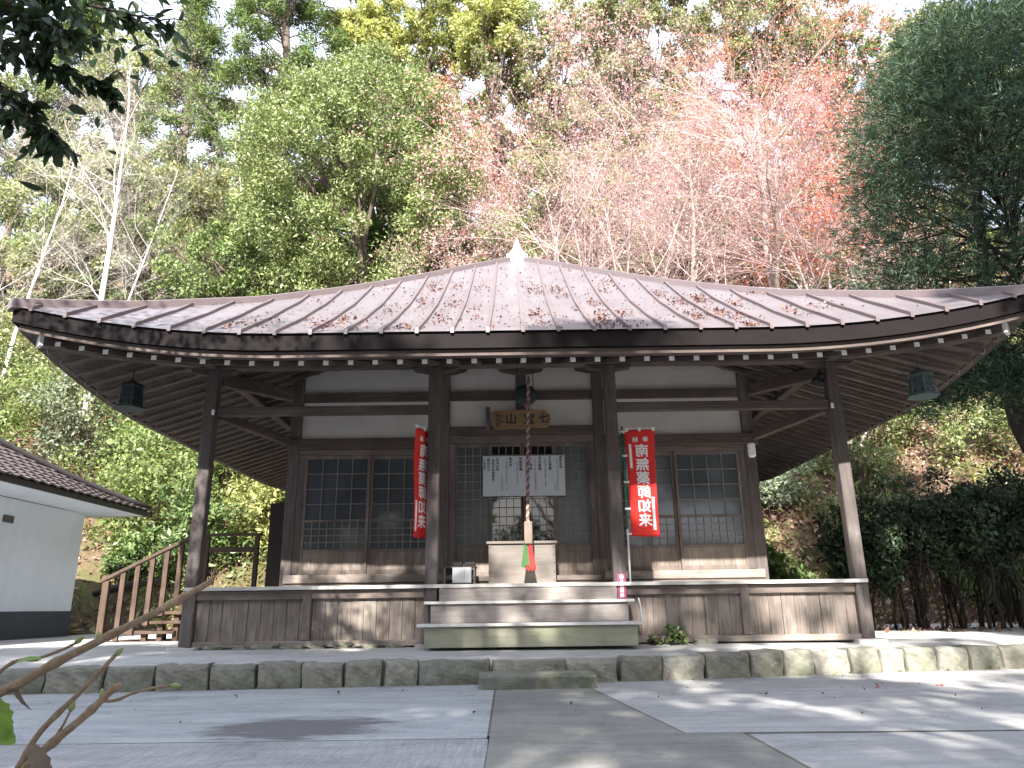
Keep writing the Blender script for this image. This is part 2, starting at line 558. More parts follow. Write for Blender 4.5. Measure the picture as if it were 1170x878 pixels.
def glyph(ch, bold=0.0):
    if (ch, bold) not in GLY: GLY[(ch, bold)] = glyph_mesh(ch, bold)
    return GLY[(ch, bold)]

def put_text(mb, ch, cx, cz, size, fn, bold=0.0, mirror=False, sx=1.0):
    """one character centred at (cx, cz) of a surface; fn maps surface (u, w) to a world point"""
    vs, fs = glyph(ch)
    b = bold * .55
    for i, (ox, oy) in enumerate(((0, 0),) if not bold else ((-b, -b), (b, b), (-b, b), (b, -b))):
        pts = [fn(cx + (-(x + ox) if mirror else x + ox) * size * sx, cz + (y + oy) * size) for x, y, z in vs]
        mb.add([(p[0], p[1] - .0003 * i, p[2]) for p in pts], fs)

# numpy mesh
def np_mesh(name, v, tris, mat, tint=None, parent=None, origin=(0, 0, 0), smooth=False):
    me = bpy.data.meshes.new(name)
    v = np.asarray(v, dtype=np.float32)
    tris = np.asarray(tris, dtype=np.int32)
    k = tris.shape[1]
    o0 = np.array(wloc(parent) if parent is not None else origin, dtype=np.float32)
    me.vertices.add(len(v)); me.vertices.foreach_set('co', (v - o0).ravel())
    me.loops.add(tris.size); me.loops.foreach_set('vertex_index', tris.ravel())
    me.polygons.add(len(tris))
    me.polygons.foreach_set('loop_start', np.arange(0, tris.size, k, dtype=np.int32))
    me.polygons.foreach_set('loop_total', np.full(len(tris), k, dtype=np.int32))
    if smooth:
        me.polygons.foreach_set('use_smooth', np.ones(len(tris), dtype=bool))
    me.update(calc_edges=True)
    if tint is not None:
        a = me.attributes.new('tint', 'FLOAT_COLOR', 'POINT')
        c = np.ones((len(v), 4), dtype=np.float32); c[:, :3] = tint
        a.data.foreach_set('color', c.ravel())
    me.materials.append(mat)
    o = bpy.data.objects.new(name, me)
    if parent is not None: o.parent = parent
    else: o.location = tuple(float(x) for x in o0)
    COL.objects.link(o)
    return o

def unit(a):
    return a / np.maximum(np.linalg.norm(a, axis=1, keepdims=True), 1e-6)

def leaf_geo(rng, P, size, aspect=.45, cols=((.06, .1, .03),), up=.6, out=None, fold=.25, droop=0.0, cvar=.18, jit=.35, nout=None):
    """one folded leaf at every point P"""
    n = len(P)
    ax = unit(rng.normal(size=(n, 3)) + (out if out is not None else 0) - np.array([0, 0, droop]))
    nr = rng.normal(size=(n, 3)) * (1 if nout is None else .55) + np.array([0, 0, up * 2 * (1 if nout is None else .35)]) + (0 if nout is None else nout)
    nr = unit(nr - ax * np.sum(nr * ax, axis=1, keepdims=True))
    sd = np.cross(ax, nr)
    L = (size * (1 + jit * rng.normal(size=n))).clip(size * .4, size * 1.9)[:, None]
    W = L * aspect * .5
    b = P
    m = P + ax * L * .5
    t = P + ax * L
    v = np.stack([b, m - sd * W + nr * W * fold, t, m + sd * W + nr * W * fold], axis=1).reshape(-1, 3)
    i = np.arange(n)[:, None] * 4
    f = np.concatenate([i + np.array([[0, 1, 2]]), i + np.array([[0, 2, 3]])], axis=1).reshape(-1, 3)
    cols = np.array(cols, dtype=float)
    c = cols[rng.integers(0, len(cols), n)] * (1 + cvar * rng.normal(size=(n, 1))).clip(.45, 1.7)
    return v, f, np.repeat(c, 4, axis=0)

def blade_geo(P, ax, nr, L, W, col):
    """leaves with a pointed oval outline, folded along the midrib"""
    n = len(P)
    ax = unit(ax); nr = unit(nr - ax * np.sum(nr * ax, axis=1, keepdims=True)); sd = np.cross(ax, nr)
    L = L[:, None]; W = W[:, None] * .5
    us = [0, .18, .42, .68, .88, 1.0]; ws = [0, .72, 1.0, .78, .34, 0]
    rows = []
    for u, w in zip(us, ws):
        c = P + ax * L * u - nr * L * .22 * u * u
        rows += [c - sd * W * w + nr * W * w * .3, c, c + sd * W * w + nr * W * w * .3]
    v = np.stack(rows, 1).reshape(-1, 3)
    q = np.array([[3 * i + a, 3 * i + a + 1, 3 * i + a + 4, 3 * i + a + 3] for i in range(5) for a in (0, 1)])
    f = (np.arange(n)[:, None, None] * 18 + q[None]).reshape(-1, 4)
    return v, f, np.repeat(col, 18, axis=0)

def join_geo(parts):
    vs, fs, cs, b = [], [], [], 0
    for v, f, c in parts:
        vs.append(v); fs.append(f + b); cs.append(c); b += len(v)
    return np.concatenate(vs), np.concatenate(fs), np.concatenate(cs)

def tubes_geo(lines, n=5):
    """lines: list of (pts (k,3), radii (k,)); returns quads"""
    groups = {}
    for p, r in lines:
        groups.setdefault(len(p), []).append((p, r))
    VS, FS, base = [], [], 0
    for k, g in groups.items():
        P = np.array([a for a, _ in g], dtype=float); Rr = np.array([b for _, b in g], dtype=float)
        T = np.empty_like(P)
        T[:, 1:-1] = P[:, 2:] - P[:, :-2]; T[:, 0] = P[:, 1] - P[:, 0]; T[:, -1] = P[:, -1] - P[:, -2]
        T /= np.maximum(np.linalg.norm(T, axis=2, keepdims=True), 1e-6)
        ref = np.where(np.abs(T[:, :, 2:3]) > .9, np.array([1., 0, 0]), np.array([0., 0, 1]))
        A = np.cross(T, ref); A /= np.maximum(np.linalg.norm(A, axis=2, keepdims=True), 1e-6)
        B = np.cross(T, A)
        ang = np.arange(n) * 2 * np.pi / n
        ring = P[:, :, None, :] + Rr[:, :, None, None] * (A[:, :, None, :] * np.cos(ang)[None, None, :, None] + B[:, :, None, :] * np.sin(ang)[None, None, :, None])
        VS.append(ring.reshape(-1, 3))
        m = len(g)
        idx = np.arange(m * k * n).reshape(m, k, n)
        a = idx[:, :-1, :]; b = np.roll(idx, -1, axis=2)[:, :-1, :]
        c = np.roll(idx, -1, axis=2)[:, 1:, :]; d = idx[:, 1:, :]
        FS.append(np.stack([a, b, c, d], axis=-1).reshape(-1, 4) + base)
        base += m * k * n
    return np.concatenate(VS), np.concatenate(FS)

# ================================================================== GROUND
def hill_z(x, y):
    x = np.asarray(x, dtype=float); y = np.asarray(y, dtype=float)
    y0 = 15.9 + 1.6 * np.exp(-(x / 5.5) ** 2) + .35 * np.sin(x * .6 + 1)
    t = np.maximum(y - y0, 0)
    z = np.where(t < 6, t * .97, 5.82 + (t - 6) * .76)
    z = np.where(t > 34, 5.82 + 28 * .76 + (t - 34) * .5, z)
    z = z + (.22 * np.sin(x * .9 + y * .4) + .18 * np.sin(x * 1.9 - y * 1.3) + .1 * np.sin(x * 3.7 + y * 2.9)) * np.clip(t / 2.0, 0, 1)
    return z

def make_sheet(name, poly, z, mat):
    o = MB().add([(x, y, z) for x, y in poly], [tuple(range(len(poly)))]).build(name, mat, origin=(0, 0, 0))
    return tag(o, kind='structure')

make_sheet('ground', [(-400, -400), (400, -400), (400, 400), (-400, 400)], -.012, M['soil'])
make_sheet('courtyard', [(-40, -30), (40, -30), (40, 15.2), (-40, 15.2)], 0, M['courtyard'])
make_sheet('smooth_slab', [(-40, 4.62), (-.17, 4.62), (-.2, 7.3), (-.2, 8.2), (-40, 8.2)], .004, M['slab_smooth'])
make_sheet('brushed_slab', [(-40, -30), (.1, -30), (-.16, 4.60), (-40, 4.60)], .004, M['slab_brushed'])
make_sheet('approach_path', [(-.155, 4.6), (-.05, -8), (1.3, -8), (1.3, 4.70), (.96, 4.72), (.66, 7.3), (.6, 8.2), (-.19, 8.2)], .004, M['slab_dark'])

for poly in ([(-.205, 4.4), (-.15, 4.4), (-.15, 8.2), (-.205, 8.2)], [(-.17, -30), (.12, -30), (-.145, 4.7), (-.18, 4.7)], [(-40, 4.59), (-.15, 4.59), (-.15, 4.63), (-40, 4.63)],
             [(.655, 7.3), (.955, 4.70), (.985, 4.70), (.685, 7.3)], [(.96, 4.685), (5.2, 4.60), (5.2, 4.62), (.96, 4.735)], [(1.29, 4.7), (1.29, -8), (1.325, -8), (1.325, 4.7)]):
    make_sheet('slab_joint', poly, .0024, M['joint'])

# the wooded slope behind the hall
gx = np.concatenate([np.linspace(-90, -22, 24), np.linspace(-20, 24, 120), np.linspace(26, 95, 24)])
gy = np.concatenate([np.linspace(15.0, 30, 60), np.linspace(31, 120, 46)])
GX, GY = np.meshgrid(gx, gy)
GZ = hill_z(GX, GY)
GZ = np.where(GY < 15.3, -.3, GZ + .02)
nx_, ny_ = len(gx), len(gy)
idx = np.arange(nx_ * ny_).reshape(ny_, nx_)
hv = np.stack([GX, GY, GZ], -1).reshape(-1, 3)
hf = np.stack([idx[:-1, :-1], idx[:-1, 1:], idx[1:, 1:], idx[1:, :-1]], -1).reshape(-1, 4)
tag(np_mesh('hillside', hv, hf, M['soil'], smooth=True), kind='structure')

# planted earth to the right of the hall
tag(MB().prism([(4.9, 11.35), (6.1, 10.6), (8.5, 10.5), (12, 11.2), (30, 12), (30, 17), (4.6, 17)], -.05, .235).build('earth_bed', M['soil'], origin=(0, 0, 0)), kind='structure')

# concrete platform under the hall with its front edge a little askew
def edge_y(x):
    return 7.83 + .085 * (x - 1) if x < 1 else 7.83 + .205 * (x - 1)
E_ = [(-9, edge_y(-9)), (1, edge_y(1)), (13, edge_y(13))]
top = [(x, y + .16, .225) for x, y in E_]
mid = [(x, max(9.0, y + .5), .285) for x, y in E_]
vs = [(x, y, -.05) for x, y, z in top] + top + mid + [(13, 17, .285), (-9, 17, .285)]
pf = MB().add(vs, [(0, 1, 4, 3), (1, 2, 5, 4), (3, 4, 7, 6), (4, 5, 8, 7), (6, 7, 10), (7, 8, 9), (7, 9, 10)])
tag(pf.build('platform', M['platform'], origin=(0, 0, 0)), kind='structure')

ORD = ['first', 'second', 'third', 'fourth', 'fifth', 'sixth', 'seventh', 'eighth', 'ninth', 'tenth', 'eleventh', 'twelfth',
       'thirteenth', 'fourteenth', 'fifteenth', 'sixteenth', 'seventeenth', 'eighteenth', 'nineteenth', 'twentieth',
       'twenty-first', 'twenty-second', 'twenty-third', 'twenty-fourth', 'twenty-fifth', 'twenty-sixth', 'twenty-seventh', 'twenty-eighth']

def rough_block(seed, w, d, h, nx=7, ny=4, nz=4, amp=.011, rnd=.02):
    """a hewn stone: a box of many faces with rounded, knocked edges"""
    bm = bmesh.new()
    bmesh.ops.create_cube(bm, size=1)
    bmesh.ops.subdivide_edges(bm, edges=bm.edges[:], cuts=5, use_grid_fill=True)
    rg = random.Random(seed)
    ph = [rg.uniform(0, 6.28) for _ in range(9)]
    vs = []
    sk = rg.uniform(-.05, .05)
    for v in bm.verts:
        x, y, z = v.co.x * w, v.co.y * d, (v.co.z + .5) * h
        ex = max(0, abs(v.co.x) - .40) / .1; ez = max(0, v.co.z - .40) / .1; ey = max(0, -v.co.y - .40) / .1
        if ex > .5 and ey > .5: y += rnd * .8; x -= math.copysign(rnd * .35, x)
        if ez > .5 and ey > .5: y += rnd * .5; z -= rnd * .35
        nxy = math.sin(x * 13 + ph[0]) + math.sin(z * 21 + ph[1]) + math.sin((x + z) * 29 + ph[2]) + math.sin(x * 47 - z * 37 + ph[6]) * .7
        y += amp * nxy * .6
        z += amp * (math.sin(x * 11 + ph[3]) + math.sin(x * 31 + ph[4])) * .5 * (1 if v.co.z > 0 else 0)
        x += amp * math.sin(z * 17 + ph[5]) * .6 + sk * z
        vs.append((x, y, z))
    for v, c in zip(bm.verts, vs): v.co = c
    bm.verts.ensure_lookup_table()
    out = [tuple(v.co) for v in bm.verts], [tuple(l.vert.index for l in f.loops) for f in bm.faces]
    bm.free()
    return out

# widths of the edging stones from the left, read off the platform
widths = [.50, .47, .52, .46, .50, .44, .42, .40, .37, .34, .70, .74, .52, .44, .46, .50, .37, .35, .42, .36, .30, .40, .38, .42, .48, .52, .5]
x = -5.35
rs = random.Random(4)
for i, w in enumerate(widths):
    sl = .085 if x + w / 2 < 1 else .205
    cx = x + w / 2
    mossy = 'moss-darkened' if cx < -.4 else ('pale' if cx > 3.2 else 'grey')
    h = .235 + rs.uniform(-.012, .014) + (.02 if cx > 2 else 0)
    v, f = rough_block(i * 7 + 3, w - .014 - rs.uniform(0, .014), .26, h)
    a = math.atan(sl) + rs.uniform(-.03, .03)
    y = edge_y(cx) + .13 + rs.uniform(-.012, .012)
    ca, sa = math.cos(a), math.sin(a)
    o = MB().add([(cx + px * ca - py * sa, y + px * sa + py * ca, pz - .012) for px, py, pz in v], f).build('edging_stone', M['stone'], origin=(cx, y, 0), smooth=False)
    tag(o, f'{mossy} hewn block, {ORD[i]} from the left in the edging of the platform', 'stone', 'hewn stones edging the platform')
    x += w * math.cos(a)

v, f = rough_block(77, 1.08, .44, .125, amp=.007, rnd=.02)
o = MB().add([(.2 + px - .02 * py, 7.44 + py + .05 * px, pz) for px, py, pz in v], f).build('step_stone', M['stone'], origin=(.2, 7.44, 0))
tag(o, 'low flat stone step lying on the concrete in front of the wooden steps', 'step')

# ================================================================== THE HALL
CX, CY, W = .13, 13.2, 5.6
YP, YC = 9.2, 10.6                      # veranda posts, front wall of the core
XO, XM, XK = 3.97, 1.12, 3.27           # corner posts, middle posts, core corner pillars
ZP, ZD = .285, .985
hall = thing('temple_hall', 'old square wooden temple hall with a low pyramid roof of mauve sheet metal', 'temple', (CX, YP, ZP))

HIP = [(0, 7.2), (.5, 6.87), (.95, 6.56), (1.65, 6.07), (2.26, 5.66), (2.81, 5.31), (3.64, 4.82), (4.73, 4.30), (5.15, 4.14), (5.62, 3.965)]
def hip_z(d):
    return float(np.interp(d, [a for a, b in HIP], [b for a, b in HIP]))
def q_up(t):
    return max(0.0, (abs(t) - .46) / .54) ** 2
def roof_z(d, a):
    t = a / d if d > 1e-6 else 0
    return hip_z(d) - .37 * (d / W) ** 3 * (1 - q_up(t))
def up(a):
    return .37 * q_up(a / W)
def soffit_z(d, a):
    e = W - d
    return 3.345 + .315 * e + 1.02 * up(a) * max(0, 1 - e / 3.3)
def side_pt(k, d, a, z):
    """point of side k (0 front, 1 right, 2 back, 3 left) at distance d from the centre and a along the side"""
    if k == 0: return (CX + a, CY - d, z)
    if k == 1: return (CX + d, CY + a, z)
    if k == 2: return (CX - a, CY + d, z)
    return (CX - d, CY - a, z)

# --- roof sheets with standing seams
mb = MB()
NA, ND = 40, 22
for k in range(4):
    vs, fs = [], []
    for i in range(ND + 1):
        d = .12 + (W + .03 - .12) * i / ND
        for j in range(NA + 1):
            t = -1 + 2 * j / NA
            vs.append(side_pt(k, d, t * d, roof_z(d, t * d)))
    for i in range(ND):
        for j in range(NA):
            a = i * (NA + 1) + j
            fs.append((a, a + 1, a + NA + 2, a + NA + 1))
    mb.add(vs, fs)
roof = mb.build('roof', M['roof'], hall, smooth=True)
seam = MB()
for k in range(4):
    for m in range(-14, 15):
        a = m * .385
        d0 = max(abs(a) + .05, .3)
        if d0 > W - .1: continue
        n = 12
        pts = [side_pt(k, d0 + (W + .035 - d0) * i / n, a, roof_z(d0 + (W + .035 - d0) * i / n, a) + .042) for i in range(n + 1)]
        side = (.019, 0, 0) if k in (0, 2) else (0, .019, 0)
        seam.path(pts, side, .06)
tag(seam.build('standing_seams', M['cap_metal'], roof), kind='stuff')
for sx, sy in ((-1, -1), (1, -1), (1, 1), (-1, 1)):
    pts = []
    for i in range(29):
        d = .16 + (W + .035 - .16) * i / 28
        pts.append((CX + sx * d, CY + sy * d, hip_z(d) + .065))
    h = MB()
    s2 = Vector((sy, -sx, 0)).normalized() * .075
    h.path(pts, s2, .13)
    h.build('hip_ridge', M['cap_metal'], roof, bevel=.012)
MB().lathe([(.28, 7.06), (.27, 7.22), (.20, 7.27), (.13, 7.36), (.07, 7.48), (.012, 7.66)], (CX, CY, 0), 4, math.pi / 4).build('finial', M['finial'], roof)

# --- fascia: dark sheet-metal band round the eave, wooden strip under it
fa, ky = MB(), MB()
NF = 48
for k in range(4):
    for mbx, dd, zt, zb, th_ in ((fa, W, lambda a: roof_z(W, a) - .004, lambda a: 3.404 + 1.02 * up(a), .05),
                                 (ky, W - .055, lambda a: 3.402 + 1.02 * up(a), lambda a: 3.336 + 1.02 * up(a), .09)):
        vs = []
        for j in range(NF + 1):
            t = -1 + 2 * j / NF
            o_, i_ = t * dd, t * (dd - th_)
            vs += [side_pt(k, dd, o_, zb(o_)), side_pt(k, dd, o_, zt(o_)), side_pt(k, dd - th_, i_, zt(o_)), side_pt(k, dd - th_, i_, zb(o_))]
        fs = []
        for j in range(NF):
            a = j * 4
            for m in range(4):
                fs.append((a + m, a + (m + 1) % 4, a + 4 + (m + 1) % 4, a + 4 + m))
        mbx.add(vs, fs)
fa.build('fascia', M['fascia'], hall)
ky.build('eave_strip', M['beam'], hall)

# --- eave boards
sb = MB()
for k in range(4):
    vs, fs = [], []
    nd_, na_ = 10, 40
    for i in range(nd_ + 1):
        d = W - .10 - (W - .10 - 1.9) * i / nd_
        for j in range(na_ + 1):
            t = -1 + 2 * j / na_
            vs.append(side_pt(k, d, t * d, soffit_z(d, t * d) - .020))
    for i in range(nd_):
        for j in range(na_):
            a = i * (na_ + 1) + j
            fs.append((a, a + 1, a + na_ + 2, a + na_ + 1))
    sb.add(vs, fs)
sb.build('eave_boards', M['soffit'], hall, smooth=True)

# --- rafters: each a bar with a white painted end, a shorter upper rafter behind it
def rafter(k, a, cap=True, collect=None):
    d1 = max(abs(a) + .06, 2.2)
    d0 = W - .19
    if d0 - d1 < .12: return
    n = 6
    pts = [side_pt(k, d0 + (d1 - d0) * i / n, a, soffit_z(d0 + (d1 - d0) * i / n, a) - .060) for i in range(n + 1)]
    side = (.03, 0, 0) if k in (0, 2) else (0, .03, 0)
    mb = collect if collect is not None else MB()
    mb.path(pts, side, .054)
    if collect is not None: return
    r = mb.build('rafter', M['rafter'] if k in (0, 2) else M['rafter_x'], hall)
    p = Vector(pts[0]); s = Vector(side); dr = (Vector(pts[0]) - Vector(pts[1])).normalized()
    p = p + dr * .004
    c = MB()
    c.path([p, p - dr * .003], s * .98, .0535)
    c.build('end_cap', M['cap'], r)
    if k == 0 and abs(a) > 1.0 and abs(a) < 3.9:
        # upper rafter, seen beside the lower one
        q0 = Vector(side_pt(k, W - .56, a + .012, soffit_z(W - .56, a) + .035)); q1 = Vector(side_pt(k, W - 1.1, a + .012, soffit_z(W - 1.1, a) + .02))
        u = MB(); u.path([q0, q1], s * .95, .055)
        ur = u.build('upper_rafter', M['rafter'], r)
        e = (q0 - q1).normalized()
        u = MB(); u.path([q0 + e * .008, q0 - e * .004], s * 1.02, .058)
        # same white paint on its end
        u.build('upper_end_cap', M['cap'], r)
SP = .272
for m in range(-19, 20):
    rafter(0, m * SP)
rest = MB()
for m in range(-19, 20):
    for k in (1, 3):
        near = (-m if k == 1 else m)
        if near > -11: rafter(k, m * SP)
        else: rafter(k, m * SP, collect=rest)
    rafter(2, m * SP, collect=rest)
tag(rest.build('rear_rafters', M['rafter'], hall), kind='stuff')
for sx, sy in ((-1, -1), (1, -1), (1, 1), (-1, 1)):
    pts = [(CX + sx * d, CY + sy * d, soffit_z(d, d) - .0) for d in (W - .22, 4.9, 4.3, 3.6, 2.9, 2.3)]
    s2 = Vector((sy, -sx, 0)).normalized() * .07
    h = MB(); h.path(pts, s2, .15)
    hr = h.build('hip_rafter', M['rafter'], hall)
    d0, d1 = W - .20, W - .225
    h = MB(); h.path([(CX + sx * d0, CY + sy * d0, soffit_z(W - .22, W - .22) + .004), (CX + sx * d1, CY + sy * d1, soffit_z(W - .22, W - .22) + .004)], s2 * 1.05, .158)
    h.build('end_cap', M['cap'], hr)

# --- posts and beams of the veranda
def post(x, y, w, z0, z1, name='post', mat='post'):
    return MB().box(x - w / 2, x + w / 2, y - w / 2, y + w / 2, z0, z1).build(name, M[mat], hall, bevel=.012)
for x in (-XO, -XM, XM, XO):
    p = post(CX + x, YP, .15, ZP + .02, 3.70)
    v, f = rough_block(int(x * 10) + 50, .34, .34, .06, amp=.006)
    MB().add([(CX + x + a, YP + b, ZP - .03 + c) for a, b, c in v], f).build('base_stone', M['platform'], p)
    MB().slab_xz([(CX + x - .30, 3.70), (CX + x - .27, 3.66), (CX + x - .10, 3.63), (CX + x + .10, 3.63), (CX + x + .27, 3.66), (CX + x + .30, 3.70)], YP - .06, YP + .06).build('bracket', M['beam'], p, bevel=.006)
for x, cz in ((-XO, 3.12), (XO, 3.10)):
    MB().box(CX + x + (.04 if x < 0 else -.075), CX + x + (.075 if x < 0 else -.04), YP - .092, YP - .076, cz - .03, cz + .04).build('metal_clip', M['cap'], hall, bevel=.004)
MB().box(CX - XO - .42, CX + XO + .42, YP - .075, YP + .075, 3.702, 3.88).build('eave_beam', M['beam'], hall, bevel=.012)
MB().box(CX - XO - .36, CX + XO + .36, YP - .11, YP + .11, 3.884, 3.95).build('eave_plate', M['beam'], hall, bevel=.01)
for sx in (-1, 1):
    # white painted ends of the eave beam's cross pieces above the corner posts
    MB().box(CX + sx * XO - .075, CX + sx * XO + .075, YP - .40, YP - .38, 3.70, 3.865).build('beam_end_paint', M['cap'], hall)
    MB().box(CX + sx * XO - .07, CX + sx * XO + .07, YP - .38, 16.8, 3.698, 3.86).build('side_eave_beam', M['beam_y'], hall, bevel=.01)
    # tie rails from the corner post to the middle post, diagonal beams back to the core
    a, b = sorted((CX + sx * (XO - .076), CX + sx * (XM + .076)))
    MB().box(a, b, YP - .045, YP + .045, 3.085, 3.20).build('tie_rail', M['beam'], hall, bevel=.01)
    MB().beam((CX + sx * (XO - .05), YP + .08, 3.60), (CX + sx * (XK - .35), YC + 1.0, 3.86), .12, .17).build('diagonal_beam', M['beam_y'], hall, bevel=.01)
    MB().beam((CX + sx * (XO - .07), YP + .08, 3.12), (CX + sx * (XK + .04), YC - .02, 3.03), .09, .12).build('diagonal_tie', M['beam_y'], hall, bevel=.01)

# --- veranda deck, skirting
def deck_mb(x0, x1, y0, y1):
    m = MB()
    y = y0
    while y < y1 - .02:
        m.box(x0, x1, y, min(y + .145, y1), ZD - .04, ZD)
        y += .149
    return m
deck_mb(CX - XO - .06, CX + XO + .06, YP - .115, YC - .1).build('deck', M['deck'], hall)
for sx in (-1, 1):
    a, b = sorted((CX + sx * (XK + .02), CX + sx * (XO + .06)))
    MB().box(a, b, YC - .098, 16.6, ZD - .04, ZD - .002).build('side_deck', M['deck'], hall)
for sx in (-1, 1):
    a, b = sorted((CX + sx * (XM + .076), CX + sx * (XO - .076)))
    m = MB()
    xx = a
    i = 0
    while xx < b - .01:
        x2 = min(xx + .152, b)
        m.box(xx + .0025, x2 - .0025, YP + .0 + .003 * (i % 3), YP + .02 + .003 * (i % 3), .36, .85)
        xx = x2; i += 1
    pnl = m.build('skirting_panel', M['board'], hall)
    MB().box(a, b, YP - .05, YP + .05, .835, .942).build('skirting_rail', M['door_wood_x'], hall, bevel=.008)
    MB().box(a, b, YP - .055, YP + .05, .30, .372).build('skirting_sill', M['sill'], hall, bevel=.008)
    xm = CX + sx * 2.58
    MB().box(xm - .05, xm + .05, YP - .056, YP + .045, .376, .945).build('skirting_stud', M['door_wood'], hall, bevel=.006)
    # side of the veranda
    xs = CX + sx * XO
    MB().box(xs - .02, xs + .02, YP + .08, 16.5, .34, .94).build('side_skirting', M['board'], hall)
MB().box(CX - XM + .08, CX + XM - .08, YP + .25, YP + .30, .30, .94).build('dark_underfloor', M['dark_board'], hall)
rs = random.Random(9)
for i in range(9):
    sx = -3.5 + i * .3 if i < 8 else 2.2
    v, f = rough_block(i + 900, rs.uniform(.12, .26), .18, rs.uniform(.05, .085), amp=.008)
    o = MB().add([(sx + rs.uniform(-.05, .05) + a, YP - .02 + b, ZP - .012 + c) for a, b, c in v], f).build('bed_stone', M['stone'])
    tag(o, f'small rounded bed stone under the hall sill, {ORD[i]} from the left', 'stone', 'bed stones under the hall sill')

# --- core walls: pillars, plaster, beams, sliding doors
for x in (-XK, -XM, XM, XK):
    p = post(CX + x, YC, .16, ZD + .01, 4.35, 'pillar')
    MB().slab_xz([(CX + x - .34, 4.10), (CX + x - .30, 4.05), (CX + x - .1, 4.01), (CX + x + .1, 4.01), (CX + x + .30, 4.05), (CX + x + .34, 4.10)], YC - .10, YC - .082).build('bracket', M['beam'], p)
for x in (-XK, XK):
    for y in (13.2, 16.2):
        post(CX + x, y, .16, ZD, 4.3, 'pillar')
MB().box(CX - .075, CX + .075, YC - .06, YC + .02, 3.24, 4.3).build('short_strut', M['post'], hall, bevel=.008)
MB().slab_xz([(CX - .34, 4.10), (CX - .30, 4.05), (CX - .1, 4.01), (CX + .1, 4.01), (CX + .30, 4.05), (CX + .34, 4.10)], YC - .085, YC - .062).build('bracket', M['beam'], hall)
MB().box(CX - XK, CX + XK, YC - .02, YC + .03, 2.99, 4.6).build('plaster_wall', M['plaster'], hall)
for sx in (-1, 1):
    MB().box(CX + sx * XK - .02, CX + sx * XK + .02, YC + .08, 16.2, 1.0, 4.5).build('side_wall', M['plaster'], hall)
    MB().box(CX + sx * XK - .045, CX + sx * XK + .045, YC + .082, 13.1, 1.1, 2.9).build('side_shutter', M['dark_board'], hall)
MB().box(CX - XK, CX + XK, 16.18, 16.22, 1.0, 4.5).build('back_wall', M['plaster'], hall)
for x0, x1 in ((-XK + .08, -XM - .08), (-XM + .08, XM - .08), (XM + .08, XK - .08)):
    MB().box(CX + x0, CX + x1, YC - .055, YC + .035, 3.63, 3.765).build('wall_beam', M['beam'], hall, bevel=.008)
    MB().box(CX + x0, CX + x1, YC - .062, YC - .03, 3.768, 3.785).build('beam_ledge', M['lattice'], hall)
# lintels: side bays lower than the middle bay
for sx in (-1, 1):
    a, b = sorted((CX + sx * (XK + .12), CX + sx * (XM + .06)))
    MB().box(a, b, YC - .115, YC + .05, 2.915, 3.075).build('lintel', M['beam'], hall, bevel=.01)
    a, b = sorted((CX + sx * (XK - .08), CX + sx * (XM + .08)))
    MB().box(a, b, YC - .085, YC + .05, 2.835, 2.912).build('door_head', M['door_wood_x'], hall, bevel=.006)
    # jamb beside the corner pillar
    xj = CX + sx * (XK - .125)
    MB().box(xj - .045, xj + .045, YC - .075, YC + .05, 1.18, 2.832).build('jamb', M['post'], hall, bevel=.006)
    MB().box(a - .10, b + .10, YC - .13, YC + .05, 1.06, 1.175).build('door_sill', M['sill'], hall, bevel=.008)
    MB().box(a - .1, b + .1, YC - .10, YC + .05, ZD + .002, 1.056).build('base_board', M['door_wood_x'], hall, bevel=.004)
MB().box(CX - XM + .08, CX + XM - .08, YC - .105, YC + .05, 3.10, 3.225).build('lintel', M['beam'], hall, bevel=.01)
MB().box(CX - XM + .08, CX + XM - .08, YC - .085, YC + .05, 2.985, 3.096).build('door_head', M['door_wood_x'], hall, bevel=.006)
for sx in (-1, 1):
    xj = CX + sx * (XM - .125)
    MB().box(xj - .045, xj + .045, YC - .075, YC + .05, 1.13, 2.98).build('jamb', M['post'], hall, bevel=.006)
MB().box(CX - XM + .08, CX + XM - .08, YC - .20, YC + .05, 1.055, 1.125).build('door_sill', M['sill'], hall, bevel=.008)
MB().box(CX - XM + .08, CX + XM - .08, YC - .17, YC + .05, ZD + .002, 1.052).build('base_board', M['door_wood_x'], hall, bevel=.004)

def sliding_door(x0, x1, y, z0, z1, kick, grid, glass):
    """x0..x1 outer frame, kick = top of the solid panel, grid = list of (zlo, zhi, columns, rows)"""
    st = .042
    m = MB()
    m.box(x0, x0 + st, y - .016, y + .016, z0, z1).box(x1 - st, x1, y - .016, y + .016, z0, z1)
    m.box(x0 + st, x1 - st, y - .015, y + .015, z1 - .05, z1).box(x0 + st, x1 - st, y - .015, y + .015, z0, z0 + .06)
    m.box(x0 + st, x1 - st, y - .015, y + .015, kick, kick + .042)
    for zlo, zhi, c, r in grid[1:]:
        m.box(x0 + st, x1 - st, y - .015, y + .015, zhi, zhi + .034)
    d = m.build('sliding_door', M['door_wood'], hall, bevel=.003)
    MB().box(x0 + st, x1 - st, y - .004, y + .008, z0 + .06, kick).build('kick_panel', M['board'], d)
    la, gl = MB(), MB()
    for zlo, zhi, c, r in grid:
        xa, xb = x0 + st, x1 - st
        for i in range(1, c):
            xx = xa + (xb - xa) * i / c
            la.box(xx - .0055, xx + .0055, y - .013, y + .004, zlo, zhi)
        for i in range(1, r):
            zz = zlo + (zhi - zlo) * i / r
            la.box(xa, xb, y - .0115, y + .003, zz - .005, zz + .005)
        gl.box(xa, xb, y + .0045, y + .0075, zlo, zhi)
    la.build('lattice', M['lattice'], d)
    gl.build('glass', M[glass], d)
